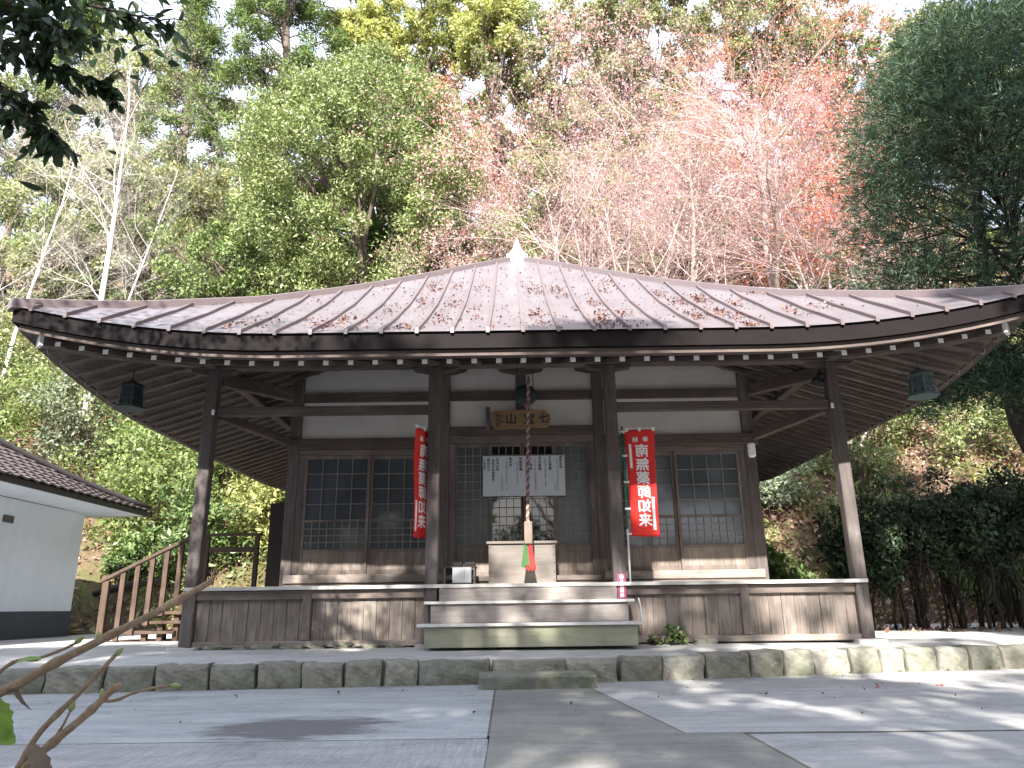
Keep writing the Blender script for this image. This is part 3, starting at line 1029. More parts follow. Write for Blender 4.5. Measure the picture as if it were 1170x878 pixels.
for sx in (-1, 1):
    xa = CX + sx * (XK - .17); xb = CX + sx * (XM + .08); xm = (xa + xb) / 2
    for j, (p, q) in enumerate(((xa, xm - sx * -.018), (xm + sx * .018, xb))):
        p, q = min(p, q), max(p, q)
        sliding_door(p, q, YC - .055 + .036 * j, 1.178, 2.832, 1.475, [(1.925, 2.782, 4, 4), (1.517, 1.892, 8, 4)], 'glass_side')
xs = [CX - XM + .17, CX - XM + .17 + .49, CX, CX + XM - .17 - .49, CX + XM - .17]
for j in range(4):
    sliding_door(xs[j] - .012, xs[j + 1] + .012, YC - .02 if j in (0, 3) else YC - .056, 1.13, 2.982, 1.52,
                 [(1.562, 2.932, 4, 11)], 'glass_frost' if j in (0, 3) else 'glass_dark')

# --- fittings fixed to the hall
MB().box(CX + XK - .045, CX + XK + .06, YC - .15, YC - .082, 2.72, 2.93).build('junction_box', M['white_plastic'], hall, bevel=.02)
sl = MB().box(CX + XO - .16, CX + XO - .08, YP + .0, YP + .1, 3.44, 3.52).build('security_lamp', M['black'], hall, bevel=.01)
MB().lathe([(.012, 0), (.045, .03), (.05, .08), (.03, .085)], (CX + XO - .20, YP - .03, 3.40), 12).build('lamp_head', M['iron'], sl, smooth=True)
MB().lathe([(.012, 0), (.045, .03), (.05, .08), (.03, .085)], (CX + XO - .13, YP - .05, 3.46), 12).build('lamp_head', M['black'], sl, smooth=True)
# dark shutter housing on the left flank
MB().box(-3.62, -3.26, 11.15, 12.6, 1.0, 2.25).build('shutter_housing', M['dark_board'], hall, bevel=.01)

# ================================================================== WOODEN FRONT STEPS
steps = thing('wooden_steps', 'three bleached wooden steps between the middle posts leading up to the veranda', 'steps', (.17, 8.8, ZP))
MB().box(-.995, 1.335, 8.56, 8.60, .30, .515).build('riser', M['riser_moss'], steps, bevel=.004)
MB().box(-.96, 1.29, 8.86, 8.90, .552, .755).build('riser', M['riser'], steps, bevel=.004)
MB().box(-.89, 1.20, 9.10, 9.14, .79, .943).build('riser', M['riser'], steps, bevel=.004)
MB().box(-1.075, 1.395, 8.52, 8.92, .517, .549).build('tread', M['tread'], steps, bevel=.005)
MB().box(-1.035, 1.36, 8.82, 9.12, .757, .789).build('tread', M['tread'], steps, bevel=.005)
for xx in (-.985, 1.28):
    MB().box(xx, xx + .04, 8.605, 9.1, .30, .512).build('side_board', M['riser_moss'], steps)
MB().tube([(1.40, 8.8, .80), (1.415, 8.8, .74), (1.425, 8.8, .6), (1.44, 8.79, .47)], .007, 6).build('cord', M['cord'])
tag(bpy.data.objects['cord'], 'short white cord hanging at the right end of the wooden steps', 'cord')

# ================================================================== THINGS ON AND AROUND THE HALL
# --- offertory box
bx = thing('offertory_box', 'plain wooden offertory box with nailed corners in front of the middle doors', 'offertory box', (.10, 10.15, ZD))
MB().box(-.335, .535, 9.96, 10.38, ZD + .002, 1.508).build('body', M['plywood'], bx, bevel=.006)
m = MB()
for xx in (-.335, .515):
    m.box(xx, xx + .02, 9.957, 9.9598, ZD + .004, 1.506)
m.build('corner_strip', M['plywood'], bx)
m = MB()
for xx in (-.318, .518):
    for k in range(5):
        m.lathe([(.008, -.003), (.006, .003)], (0, 0, 0), 6)
        n = 12
        m.v[-n:] = [(xx + a, 9.9545 + c, 1.05 + k * .105 + b) for a, b, c in m.v[-n:]]
m.build('nails', M['iron'], bx)
MB().box(-.365, .565, 9.93, 10.40, 1.510, 1.545).build('lid', M['plywood'], bx, bevel=.005)
# --- little rack with a paper
rk = thing('wooden_rack', 'small dark wooden rack standing left of the offertory box', 'rack', (-.72, 10.2, ZD))
m = MB()
for xx in (-.93, -.54):
    m.box(xx, xx + .025, 10.05, 10.08, ZD + .001, 1.22).box(xx, xx + .025, 10.30, 10.33, ZD + .001, 1.22)
m.build('frame', M['lattice'], rk)
MB().box(-.904, -.541, 10.12, 10.29, ZD + .002, 1.20).build('box', M['black'], rk, bevel=.004)  # black fill painting the shade inside the rack's open gap
MB().box(-.945, -.50, 10.04, 10.34, 1.222, 1.240).build('shelf_top', M['door_wood_x'], rk, bevel=.003)
MB().box(-.90, -.545, 10.095, 10.115, 1.07, 1.13).build('cross_slat', M['plywood'], rk)
sm = MB()
for i in range(2):
    sm.box(-.83 + i * .17, -.69 + i * .17, 10.12, 10.3, 1.243, 1.30)
tag(sm.build('incense_tray', M['black'], bevel=.006), 'pair of small black trays on the top of the wooden rack', 'tray')
pp = thing('paper_notice', 'white sheet of paper with faint lines pinned to the front of the rack', 'notice', (-.69, 10.04, 1.0))
MB().box(-.81, -.565, 10.031, 10.034, 1.03, 1.225).build('sheet', M['paper'], pp)
m = MB()
for k in range(7):
    xx = -.79 + k * .032 + .005
    m.box(xx, xx + .004, 10.0290, 10.0305, 1.08, 1.20 - .02 * (k % 3))
m.build('writing', M['paper_ink'], pp)

# --- bell rope with gong, handle and tassels
rp = thing('bell_rope', 'thick twisted bell rope with green and red tassels hanging before the doors', 'rope', (.19, 9.62, 1.15))
z0, z1 = 1.74, 3.66
for s in range(3):
    pts = []
    n = 150
    for i in range(n + 1):
        t = i / n
        a = 2 * math.pi * (t * 19 + s / 3)
        pts.append((.175 + .045 * t + .0125 * math.cos(a), 9.62 + .0125 * math.sin(a), z0 + (z1 - z0) * t))
    MB().tube(pts, .0125, 6).build('rope_strand', M[('rope_a', 'rope_b', 'rope_c')[s]], rp, smooth=True)
MB().lathe([(.02, -.05), (.042, -.03), (.045, .02), (.03, .05), (.02, .055)], (.205, 9.62, 3.30), 12).build('knot', M['rope_a'], rp, smooth=True)
MB().tube([(.22, 9.62, 3.66), (.225, 9.62, 3.702)], .008, 6).build('hook', M['iron'], rp)
hb = MB().box(.128, .232, 9.575, 9.665, 1.475, 1.76).build('wooden_handle', M['handle_wood'], rp, bevel=.01)
rs = random.Random(2)
for nm, x0, x1, zb, mt in (('green_tassel', .125, .165, 1.20, 'tassel_green'), ('red_tassel', .178, .235, 1.16, 'tassel_red')):
    m = MB()
    for i in range(46):
        a = rs.uniform(0, 6.28); r = rs.uniform(0, .024)
        xx = (x0 + x1) / 2 + r * math.cos(a); yy = 9.62 + r * math.sin(a)
        sp = 1.9 if nm == 'red_tassel' else 1.3
        m.tube([(xx, yy, 1.475), (xx + (xx - (x0 + x1) / 2) * .15, yy + (yy - 9.62) * .2, 1.40), (xx + (xx - (x0 + x1) / 2) * sp + (.012 if nm == 'red_tassel' else -.006), yy + (yy - 9.62) * sp, zb + rs.uniform(-.012, .02))], [.006, .0065, .0075], 4)
    m.build(nm, M[mt], rp)
gg = thing('bronze_gong', 'dark round bronze gong hanging under the eave behind the bell rope', 'gong', (.19, 9.86, 3.3))
m = MB()
m.lathe([(.05, -.055), (.13, -.045), (.155, -.012), (.155, .012), (.13, .045), (.05, .055)], (0, 0, 0), 28)
m.v = [(.18 + a, 9.86 + c, 3.50 + b) for a, b, c in m.v]
m.build('disc', M['bronze_dark'], gg, smooth=True)
for s in (-1, 1):
    MB().tube([(.18 + s * .11, 9.86, 3.60), (.18 + s * .10, 9.70, 3.80), (.18 + s * .10, 9.4, 3.87)], .006, 6).build('hanging_wire', M['iron'], gg)

# --- plaque with carved characters (read from right to left)
pq = thing('name_plaque', 'old carved wooden name plaque of uneven outline above the middle doors', 'plaque', (.12, 10.42, 3.13))
def tilt(u, w, y=0.0):
    return (u, 10.40 - (w - 3.15) * .22 + y, w)
out = [(-.285, 3.19), (-.24, 3.16), (-.12, 3.15), (.0, 3.17), (.12, 3.155), (.30, 3.175), (.45, 3.165), (.52, 3.20), (.55, 3.28), (.535, 3.36), (.46, 3.415),
       (.30, 3.43), (.05, 3.435), (-.15, 3.42), (-.27, 3.405), (-.305, 3.39), (-.295, 3.30)]
n = len(out)
m = MB()
m.add([tilt(u, w, 0) for u, w in out] + [tilt(u, w, .035) for u, w in out],
      [tuple(range(n)), tuple(range(n, 2 * n))[::-1]] + [(k, n + k, n + (k + 1) % n, (k + 1) % n) for k in range(n)])
m.build('board', M['plaque'], pq, bevel=.006)
tx = MB()
fn = lambda u, w: tilt(u, w, -.003)
for ch, u, s, w in (('山', -.02, .17, 3.305), ('宝', .24, .165, 3.305), ('七', .45, .155, 3.31)):
    put_text(tx, ch, u, w, s, fn, .035)
for ch, u, w in (('源', -.215, 3.345), ('亮', -.215, 3.285), ('書', -.215, 3.225), ('印', -.165, 3.33), ('印', -.165, 3.26)):
    put_text(tx, ch, u, w, .05, fn, .02)
tx.build('carved_characters', M['ink'], pq)
MB().box(-.385, -.325, 10.44, 10.48, 3.16, 3.50).build('plaque_bracket', M['post'], pq)

# --- white notice board with columns of prayers
nb = thing('notice_board', 'wide white notice board with columns of prayers hung across the middle doors', 'notice board', (.145, 10.50, 2.2))
MB().box(-.43, .735, 10.505, 10.515, 2.215, 2.79).build('board', M['notice'], nb, bevel=.002)
tx = MB()
fn = lambda u, w: (u, 10.5035, w)
X = lambda px: -.43 + (px - 75) / (1050 - 75) * 1.165
Z = lambda py: 2.79 - (py - 200) / 440 * .575
def column(px, py0, text, s, bold, step=1.08):
    for i, ch in enumerate(text):
        if ch != '　':
            put_text(tx, ch, X(px), Z(py0) - (i + .5) * s * step, s, fn, bold)
column(1003, 203, '薬師如来', .044, .03)
column(962, 215, '・おんころころせんだりまとうぎ', .031, .015)
column(932, 505, 'そわか', .030, .012)
column(875, 210, '日光菩薩', .046, .03)
column(818, 212, '・おんそりやはらばや　そわか', .029, .015)
column(752, 212, '月光菩薩', .046, .03)
column(700, 215, '・おんせんだらはらばやそわか', .032, .012)
column(648, 215, '十二神将', .044, .03)
column(588, 225, '・おんこびらそわか', .028, .012)
column(525, 215, '地蔵菩薩', .046, .035)
column(485, 265, 'おんかかかびさんまえいそ', .026, .01)
column(405, 215, '観世音', .042, .03)
column(357, 232, '・おんあろりきゃそわか　か', .032, .012)
column(303, 425, 'そわかおんあ', .032, .008)
column(250, 220, '弘法大師', .044, .03)
column(197, 235, '南無大師遍照金', .041, .03)
column(142, 222, '総回向文', .044, .025)
column(95, 238, '七宝山薬', .034, .03)
tx.build('writing', M['ink'], nb)

# --- red votive banners
def banner(root_label, px, py, ang, group, mirror, width=.42, zt=2.87, zb=1.535, zfoot=ZD, bow=1.0, away=0.0):
    """pole at (px, py); the cloth leaves the pole along direction ang (radians in plan)"""
    t = thing('votive_banner', root_label, 'banner', (px, py, zfoot), group)
    dx, dy = math.cos(ang), math.sin(ang)
    nx, ny = (dy, -dx) if dy * 0 - dx * 1 < 0 else (-dy, dx)      # side that faces the courtyard
    if ny > 0: nx, ny = -nx, -ny
    MB().tube([(px, py, zfoot + .001), (px, py, 1.62)], .0125, 8).build('white_pole', M['white_plastic'], t, smooth=True)
    MB().tube([(px, py, 1.62), (px, py, zt + .03)], .0115, 8).build('green_pole', M['green_pole'], t, smooth=True)
    MB().lathe([(.012, 0), (.016, .005), (.016, .03), (.006, .04)], (px, py, zt + .01), 10).build('pole_tip', M['green_pole'], t, smooth=True)
    MB().tube([(px, py, zt + .02), (px + dx * (width + .05), py + dy * (width + .05), zt + .018)], .005, 6).build('cross_rod', M['white_plastic'], t)
    def P(u, w, off=0.0):
        # u 0..1 across, w 0..1 from the bottom; edges draw in at mid height, the cloth ripples a little
        k = 1 - w
        pinch = math.sin(math.pi * k) * .012 * bow
        x = .028 + .012 * k * bow + pinch + u * (width - .034 * k * bow - 2 * pinch)
        rip = .012 * math.sin(u * 4.2 + k * 3.0) * (.3 + k) + .008 * math.sin(k * 9 + u * 2)
        return (px + dx * x + nx * (rip + off), py + dy * x + ny * (rip + off), zb + w * (zt - zb) - .012 * u * k)
    vs, fs = [], []
    NU, NW = 14, 40
    for j in range(NW + 1):
        for i in range(NU + 1):
            vs.append(P(i / NU, j / NW))
    for j in range(NW):
        for i in range(NU):
            a = j * (NU + 1) + i
            fs.append((a, a + 1, a + NU + 2, a + NU + 1))
    c = MB().add(vs, fs).build('cloth', M['red_cloth'], t, smooth=True)
    so = c.modifiers.new('thickness', 'SOLIDIFY'); so.thickness = .0012; so.offset = 0
    # writing: characters and two blank white bars
    m = MB()
    H = zt - zb
    fx = (lambda u: 1 - u) if not mirror else (lambda u: u)
    def F(u, w):           # metres on the cloth -> world
        return P(u / width, w / H, .004)
    cxm = .54 * width if mirror else .5 * width
    chars = '南無薬師如来'
    for i, ch in enumerate(chars):
        put_text(m, ch, cxm, H * (.80 - i * .130), .168, F, .042, mirror, 1.12)
    for ch, u in (('奉', .68 if mirror else .34), ('納', .34 if mirror else .66)):
        put_text(m, ch, u * width, H * .905, .075, F, .025, mirror)
    def bar(u0, u1, w0, w1):
        n = 10
        vs = []
        for i in range(n + 1):
            w = w0 + (w1 - w0) * i / n
            vs += [P(u0, w, .004), P(u1, w, .004)]
        m.add(vs, [(2 * i, 2 * i + 1, 2 * i + 3, 2 * i + 2) for i in range(n)])
    bar(.10, .19, .63, .86) if mirror else bar(.07, .14, .63, .86)
    bar(.80, .90, .06, .36) if mirror else bar(.82, .94, .06, .33)
    m.build('writing', M['white_print'], c)
    # ties round the pole and loops at the top
    for k, w in enumerate((.985, .75, .50, .25, .02)):
        q = P(0.03, w)
        MB().beam((px - dx * .014, py - dy * .014, q[2]), q, .026, .024).build('tie', M['white_print'], t)
    for u in (.08, .5, .95):
        q = P(u, .985)
        MB().box(q[0] - .016, q[0] + .016, q[1] - .008, q[1] + .008, q[2], zt + .028).build('loop', M['white_print'], t)
banner('red banner seen from its back, white characters reversed, right of the steps', 1.40, 9.33, R(-4), 'red votive banners', True, width=.385)
banner('red banner turned edge-on and half hidden behind the post left of the steps', -1.03, 9.38, R(180 + 68), 'red votive banners', False, width=.42, bow=.3)

# --- magenta sticker on the right middle post
st = thing('pilgrim_sticker', 'narrow magenta sticker with white characters on the post beside the steps', 'sticker', (1.27, 9.12, .80))
MB().box(1.215, 1.315, 9.1205, 9.1235, .79, 1.085).build('film', M['pink'], st)
m = MB()
F = lambda u, w: (u, 9.1185, w)
for i, ch in enumerate('三国薬師'):
    put_text(m, ch, 1.265, .99 - i * .052, .05, F, .03)
ring = [(1.265 + .026 * math.cos(a), 1.045 + .026 * math.sin(a)) for a in [k * math.pi / 8 for k in range(16)]]
ri = [(1.265 + .018 * math.cos(a), 1.045 + .018 * math.sin(a)) for a in [k * math.pi / 8 for k in range(16)]]
m.add([F(*p) for p in ring + ri], [(k, (k + 1) % 16, 16 + (k + 1) % 16, 16 + k) for k in range(16)])
m.add([F(1.249, 1.033), F(1.255, 1.027), F(1.281, 1.057), F(1.275, 1.063)], [(0, 1, 2, 3)])
m.build('writing', M['white_print'], st)

# --- hanging bronze lanterns
def lantern(label, x, y, ztop, mat, rot):
    t = thing('hanging_lantern', label, 'lantern', (x, y, ztop - .62), 'bronze lanterns under the eave corners')
    z = ztop
    MB().tube([(x, y, z), (x, y, z - .16)], .007, 6).build('hook', M[mat], t)
    MB().lathe([(.02, -.13), (.045, -.15), (.06, -.165), (.115, -.185), (.152, -.222), (.155, -.238), (.12, -.236)], (x, y, z), 6, rot).build('roof', M[mat], t)
    MB().lathe([(.122, -.236), (.138, -.40), (.148, -.475)], (x, y, z), 6, rot).build('core', M['black'] if mat == 'bronze_dark' else M['bronze_dark'], t)
    m = MB()
    for k in range(6):
        a0, a1 = rot + k * math.pi / 3, rot + (k + 1) * math.pi / 3
        def pt(s, w, off=0):
            r = .132 + (.160 - .132) * w + off
            ax, ay = r * math.cos(a0), r * math.sin(a0); bx_, by_ = r * math.cos(a1), r * math.sin(a1)
            return (x + ax + (bx_ - ax) * s, y + ay + (by_ - ay) * s, z - .238 - .237 * w)
        def rect(s0, s1, w0, w1):
            m.add([pt(s0, w0), pt(s1, w0), pt(s1, w1), pt(s0, w1), pt(s0, w0, -.008), pt(s1, w0, -.008), pt(s1, w1, -.008), pt(s0, w1, -.008)],
                  [(0, 1, 2, 3), (7, 6, 5, 4), (0, 4, 5, 1), (1, 5, 6, 2), (2, 6, 7, 3), (3, 7, 4, 0)])
        rect(0, .13, 0, 1); rect(.87, 1, 0, 1); rect(.13, .87, 0, .1); rect(.13, .87, .62, .70); rect(.13, .87, .92, 1)
        for j in range(4):
            rect(.17 + j * .18, .26 + j * .18, .10, .62)
        rect(.13, .87, .32, .39); rect(.3, .7, .74, .88)
    m.build('openwork_panels', M[mat], t)
    MB().lathe([(.15, -.473), (.19, -.485), (.195, -.500), (.17, -.506)], (x, y, z), 6, rot).build('base', M[mat], t)
lantern('weathered green bronze lantern hanging in front of the dark conifer', 5.0, 8.75, 3.60, 'bronze', .25)
lantern('almost black bronze lantern hanging in front of the leafy slope', -4.66, 8.75, 3.585, 'bronze_dark', .1)

# ================================================================== SIDE STAIR OF BROWN TIMBER
sd = thing('wooden_stairway', 'brown stained wooden stairway with a slatted handrail left of the hall', 'stairway', (-6.3, 12.1, .27))
tr = [(-6.31, .25), (-6.06, .395), (-5.84, .54), (-5.64, .68), (-5.47, .82), (-5.29, .945)]
for i, (tx_, tz) in enumerate(tr):
    MB().box(tx_ - .02, tx_ + .9 - i * .06, 11.98, 12.9, tz + .0, tz + .045).build('tread', M['brown_rail_x'], sd, bevel=.005)
for i in range(5):
    xx = -6.0 + i * .24
    MB().box(xx, xx + .085, 12.06, 12.14, .22, max(.24, tr[min(i + 1, 5)][1] - .145) if i < 5 else .6).build('support_post', M['brown_rail'], sd, bevel=.005)
    MB().box(xx, xx + .085, 12.7, 12.78, .22, tr[min(i + 1, 5)][1] - .145).build('support_post', M['brown_rail'], sd, bevel=.005)
rail0, rail1 = (-6.42, 1.18), (-5.10, 1.83)
def rz(xx): return rail0[1] + (rail1[1] - rail0[1]) * (xx - rail0[0]) / (rail1[0] - rail0[0])
MB().box(-6.385, -6.285, 11.92, 12.0, .27, rz(-6.335) - .03).build('newel_post', M['brown_rail'], sd, bevel=.006)
for i, (tx_, tz) in enumerate(tr):
    xx = -6.12 + i * .215
    MB().box(xx, xx + .075, 11.925, 11.978, tz - .02 if i else tz + .05, rz(xx + .04) - .03).build('baluster', M['brown_rail'], sd, bevel=.004)
MB().beam((rail0[0], 11.95, rail0[1]), (rail1[0], 11.95, rail1[1]), .10, .05).build('handrail', M['brown_rail_x'], sd, bevel=.006)
for xx in (-5.09, -4.86, -4.08):
    MB().box(xx, xx + .07, 11.92, 11.98, ZD - .04, 1.85).build('newel_post', M['brown_rail'], sd, bevel=.005)
MB().box(-5.12, -3.98, 11.90, 12.0, 1.852, 1.892).build('landing_rail', M['brown_rail_x'], sd, bevel=.005)
MB().box(-5.02, -4.08, 11.93, 11.97, 1.60, 1.68).build('landing_rail', M['brown_rail_x'], sd, bevel=.005)
MB().box(-5.1, -3.92, 11.94, 12.95, ZD - .05, ZD - .004).build('landing', M['brown_rail_x'], sd)

# ================================================================== WHITE STOREHOUSE
ku = thing('storehouse', 'white plastered storehouse with a dark dado and brown tiled roof at the left', 'storehouse', (-11.3, 12.6, 0))
KX0, KX1, KY0, KY1 = -14.0, -8.8, 8.4, 15.4
KE = 2.68
MB().box(KX0, KX1, KY0, KY1, .76, KE - .02).build('wall', M['kura_wall'], ku)
MB().box(KX0 - .012, KX1 + .012, KY0 - .012, KY1 + .012, -.02, .758).build('dado', M['kura_dado'], ku)
ox0, ox1, oy0, oy1 = KX0 - 1.1, KX1 + 1.1, KY0 - .5, KY1 + .45
# plaster soffit rising gently from the eave to the wall
kc = ((ox0 + ox1) / 2, (oy0 + oy1) / 2)
hx = (ox1 - ox0) / 2
def kroof(d):                          # height above the eave at distance d in from the eave edge
    return .40 * d + .055 * d * d
def kring(d, z, dz=0):
    return [(ox0 + d, oy0 + d, z), (ox1 - d, oy0 + d, z), (ox1 - d, oy1 - d, z), (ox0 + d, oy1 - d, z)]
m = MB()
vs = kring(.03, KE - .03) + kring(1.12, KE - .005)
m.add(vs, [(k, (k + 1) % 4, 4 + (k + 1) % 4, 4 + k) for k in range(4)])
m.build('soffit', M['kura_wall'], ku)
m = MB()
vs = kring(0, KE - .035) + kring(0, KE + .065) + kring(.05, KE + .065) + kring(.05, KE - .035)
m.add(vs, [(a * 4 + k, a * 4 + (k + 1) % 4, ((a + 1) % 4) * 4 + (k + 1) % 4, ((a + 1) % 4) * 4 + k) for a in range(4) for k in range(4)])
m.build('eave_trim', M['kura_trim'], ku)
# tiled roof: courses stepping up the slope, ribs of the interlocking tiles modelled as ripples
m = MB()
dmax = hx - .02
nc = 17
for k in range(4):
    for c in range(nc):
        d0, d1 = dmax * c / nc, dmax * (c + 1) / nc
        za, zb_ = KE + .105 + kroof(d0), KE + .075 + kroof(d1)
        def ptk(d, s, z):
            r = kring(d, z)
            a, b = Vector(r[k]), Vector(r[(k + 1) % 4])
            return a + (b - a) * s
        L = (Vector(kring(d0, 0)[(k + 1) % 4]) - Vector(kring(d0, 0)[k])).length
        ns = max(2, int(L / .09))
        vs, fs = [], []
        for j in range(ns + 1):
            rip = .016 * math.sin(j * math.pi * .66)
            vs += [ptk(d0 - .02 if c else d0 - .03, j / ns, za - .03 + rip), ptk(d0 - .02 if c else d0 - .03, j / ns, za + rip), ptk(d1, j / ns, zb_ + rip)]
        for j in range(ns):
            a = j * 3
            fs += [(a, a + 3, a + 4, a + 1), (a + 1, a + 4, a + 5, a + 2)]
        m.add(vs, fs)
kr = m.build('roof', M['tile'], ku)
for k in range(4):
    pts = [Vector(kring(d, KE + .15 + kroof(d))[k]) for d in [dmax * i / 12 for i in range(13)]]
    MB().tube(pts, .055, 8).build('hip_ridge', M['kura_trim'], kr, smooth=True)
MB().tube([(kc[0], oy0 + hx, KE + .2 + kroof(dmax)), (kc[0], oy1 - hx, KE + .2 + kroof(dmax))], .11, 8).build('ridge', M['kura_trim'], kr, smooth=True)
MB().box(KX1 - .01, KX1 + .02, 12.93, 13.2, 2.24, 2.36).build('vent', M['vent'], ku)

# --- small ground things
lg = MB()
lg.tube([(-9.2, 16.9, 1.12), (-8.3, 16.75, 1.30), (-7.6, 16.7, 1.38)], [.07, .085, .06], 8)
tag(lg.build('fallen_log', M['bark_dark'], smooth=True), 'dark fallen log lying on the bank behind the brown stairway', 'log')

# ================================================================== PLANTS
def line_pts(a, b, k=6, sag=0.0, rng=None, wob=0.0):
    a, b = np.array(a, float), np.array(b, float)
    t = np.linspace(0, 1, k)[:, None]
    p = a + (b - a) * t
    p[:, 2] += sag * 4 * (t[:, 0] * (1 - t[:, 0]))
    if rng is not None and wob:
        p[1:-1] += rng.normal(size=(k - 2, 3)) * wob
    return p

def clump_points(rng, centers, n_per, spread, flat=.75):
    c = np.repeat(centers, n_per, axis=0)
    g = unit(rng.normal(size=(len(c), 3)) + np.array([0, 0, .25])) * rng.uniform(.55, 1.4, (len(c), 1)) * (1 + .12 * rng.normal(size=(len(c), 1)))
    sp = np.repeat(np.asarray(spread, float) * np.ones(len(centers)), n_per)[:, None]
    g *= sp * np.array([1, 1, flat])
    return c + g, unit(g)

def dome_clumps(rng, center, radii, n, fmin=.5, lump=.18):
    d = unit(rng.normal(size=(n, 3)))
    ph = rng.uniform(0, 6.28, 6)
    bulge = 1 + lump * (np.sin(d[:, 0] * 3.1 + ph[0]) * np.sin(d[:, 2] * 3.7 + ph[1]) + np.sin(d[:, 1] * 4.3 + ph[2] + d[:, 2] * 2))
    f = (fmin ** 3 + (1 - fmin ** 3) * rng.uniform(0, 1, n)) ** (1 / 3)
    return np.array(center) + d * np.array(radii) * (f * bulge)[:, None]

def leafy_tree(name, label, cat, base, center, radii, nclump, clump_r, per, size, cols, seed, mat='leaf', barkm='bark', group=None,
               r0=.22, aspect=.45, up=.6, fmin=.45, lump=.18, flat=.75, trunk_top=None, clumps=None, droop=0.0, outw=.5, limbs=True, cvar=.18, n_limb=60, nb=1.2, rise=(.45, .8)):
    rng = np.random.default_rng(seed)
    t = thing(name, label, cat, tuple(float(v) for v in base), group)
    cl = dome_clumps(rng, center, radii, nclump, fmin, lump) if clumps is None else np.asarray(clumps)
    P, g = clump_points(rng, cl, per, clump_r * rng.uniform(.26, .46, len(cl)), flat)
    csh = np.repeat(rng.uniform(.80, 1.22, len(cl)), per)
    v, f, c = leaf_geo(rng, P, size, aspect, cols, up, out=g * outw, droop=droop, cvar=cvar, nout=g * nb)
    c = c * np.repeat(csh, 4)[:, None]
    np_mesh('crown', v, f, M[mat], c, t)
    tt = np.array(trunk_top if trunk_top is not None else (center[0], center[1], center[2] + radii[2] * .55), float)
    b = np.array(base, float) - np.array([0, 0, .3])
    tr = line_pts(b, tt, 12, 0, rng, .05 * r0 / .22)
    rad = np.linspace(r0, r0 * .22, 12); rad[0] *= 1.25
    V, F = tubes_geo([(tr, rad)], 10)
    lines = []
    if limbs:
        sel = cl[rng.permutation(len(cl))[:n_limb]]
        for q in sel:
            hz = np.clip((q[2] - b[2]) * rng.uniform(*rise), (tt[2] - b[2]) * .12, (tt[2] - b[2]) * .96)
            s = hz / (tt[2] - b[2])
            a = tr[0] + (tr[-1] - tr[0]) * s
            L = np.linalg.norm(q - a)
            lines.append((line_pts(a, q, 7, L * .06, rng, L * .025), np.linspace(min(r0 * .4, .02 + L * .014), .009, 7)))
            for _ in range(3):
                e = q + rng.normal(size=3) * clump_r * .5
                lines.append((line_pts(line_pts(a, q, 7)[4], e, 5, 0, rng, .04), np.linspace(.014, .004, 5)))
        V2, F2 = tubes_geo(lines, 5)
        F = np.concatenate([F, F2 + len(V)]); V = np.concatenate([V, V2])
    np_mesh('trunk', V, F, M[barkm], None, t, smooth=True)
    return t

def grow(rng, p, d, L, r, lev, P, lines, tips):
    k = P['k'][lev]
    pts, rad = [np.array(p)], [r]
    step = L / k
    r1 = r * P['taper'][lev]
    dirs = []
    d = np.array(d, float)
    for i in range(k):
        d = d + rng.normal(size=3) * P['wob'][lev] + np.array([0, 0, P['trop'][lev]])
        d /= np.linalg.norm(d)
        pts.append(pts[-1] + d * step)
        rad.append(r + (r1 - r) * (i + 1) / k)
        dirs.append(d)
    lines.append((np.array(pts), np.array(rad)))
    if lev >= P['levels'] - 1:
        tips.extend(pts[1:])
        return
    if lev >= P['levels'] - 2:
        tips.append(pts[-1])
    n = P['n'][lev]
    for j in range(n):
        f = P['from'][lev] + (1 - P['from'][lev]) * (j + rng.uniform(.2, .9)) / n
        x = f * k
        i = min(int(x), k - 1)
        q = pts[i] + (pts[i + 1] - pts[i]) * (x - i)
        dd = dirs[i]
        s = rng.normal(size=3); s -= dd * s.dot(dd); s /= np.linalg.norm(s)
        a = R(rng.normal(P['ang'][lev], 9))
        nd_ = dd * math.cos(a) + s * math.sin(a)
        grow(rng, q, nd_, L * P['ratio'][lev] * (1.12 - .5 * f) * rng.uniform(.75, 1.2), (rad[i] * P['rr'][lev]), lev + 1, P, lines, tips)

def bare_tree(name, label, base, stems, P, seed, barkm, leaves=0, lsize=.07, cols=((.3, .05, .04),), leafmat='leaf_red', group=None, sel=None, leafsp=.12, cat='tree', twigm=None):
    rng = np.random.default_rng(seed)
    t = thing(name, label, cat, tuple(float(v) for v in base), group)
    lines, tips = [], []
    for d, L, r in stems:
        grow(rng, np.array(base, float) - np.array([0, 0, .3]), unit(np.array([d], float))[0], L, r, 0, P, lines, tips)
    thick = [l for l in lines if l[1][0] > .03]
    thin = [l for l in lines if l[1][0] <= .03]
    V, F = tubes_geo(thick, 7)
    V2, F2 = tubes_geo(thin, 3)
    np_mesh('trunk', V, F, M[barkm], None, t, smooth=True)
    np_mesh('twigs', V2, F2, M[twigm or barkm], None, t, smooth=True)
    if leaves:
        tp = np.array(tips)
        w = np.ones(len(tp))
        if sel is not None: w = sel(tp)
        w = w / w.sum()
        P0 = tp[rng.choice(len(tp), leaves, p=w)] + rng.normal(size=(leaves, 3)) * leafsp
        v, f, c = leaf_geo(rng, P0, lsize, .7, cols, .9, droop=.25)
        np_mesh('foliage', v, f, M[leafmat], c, t)
    return t, np.array(tips)

def hz(x, y):
    return float(hill_z(x, y))

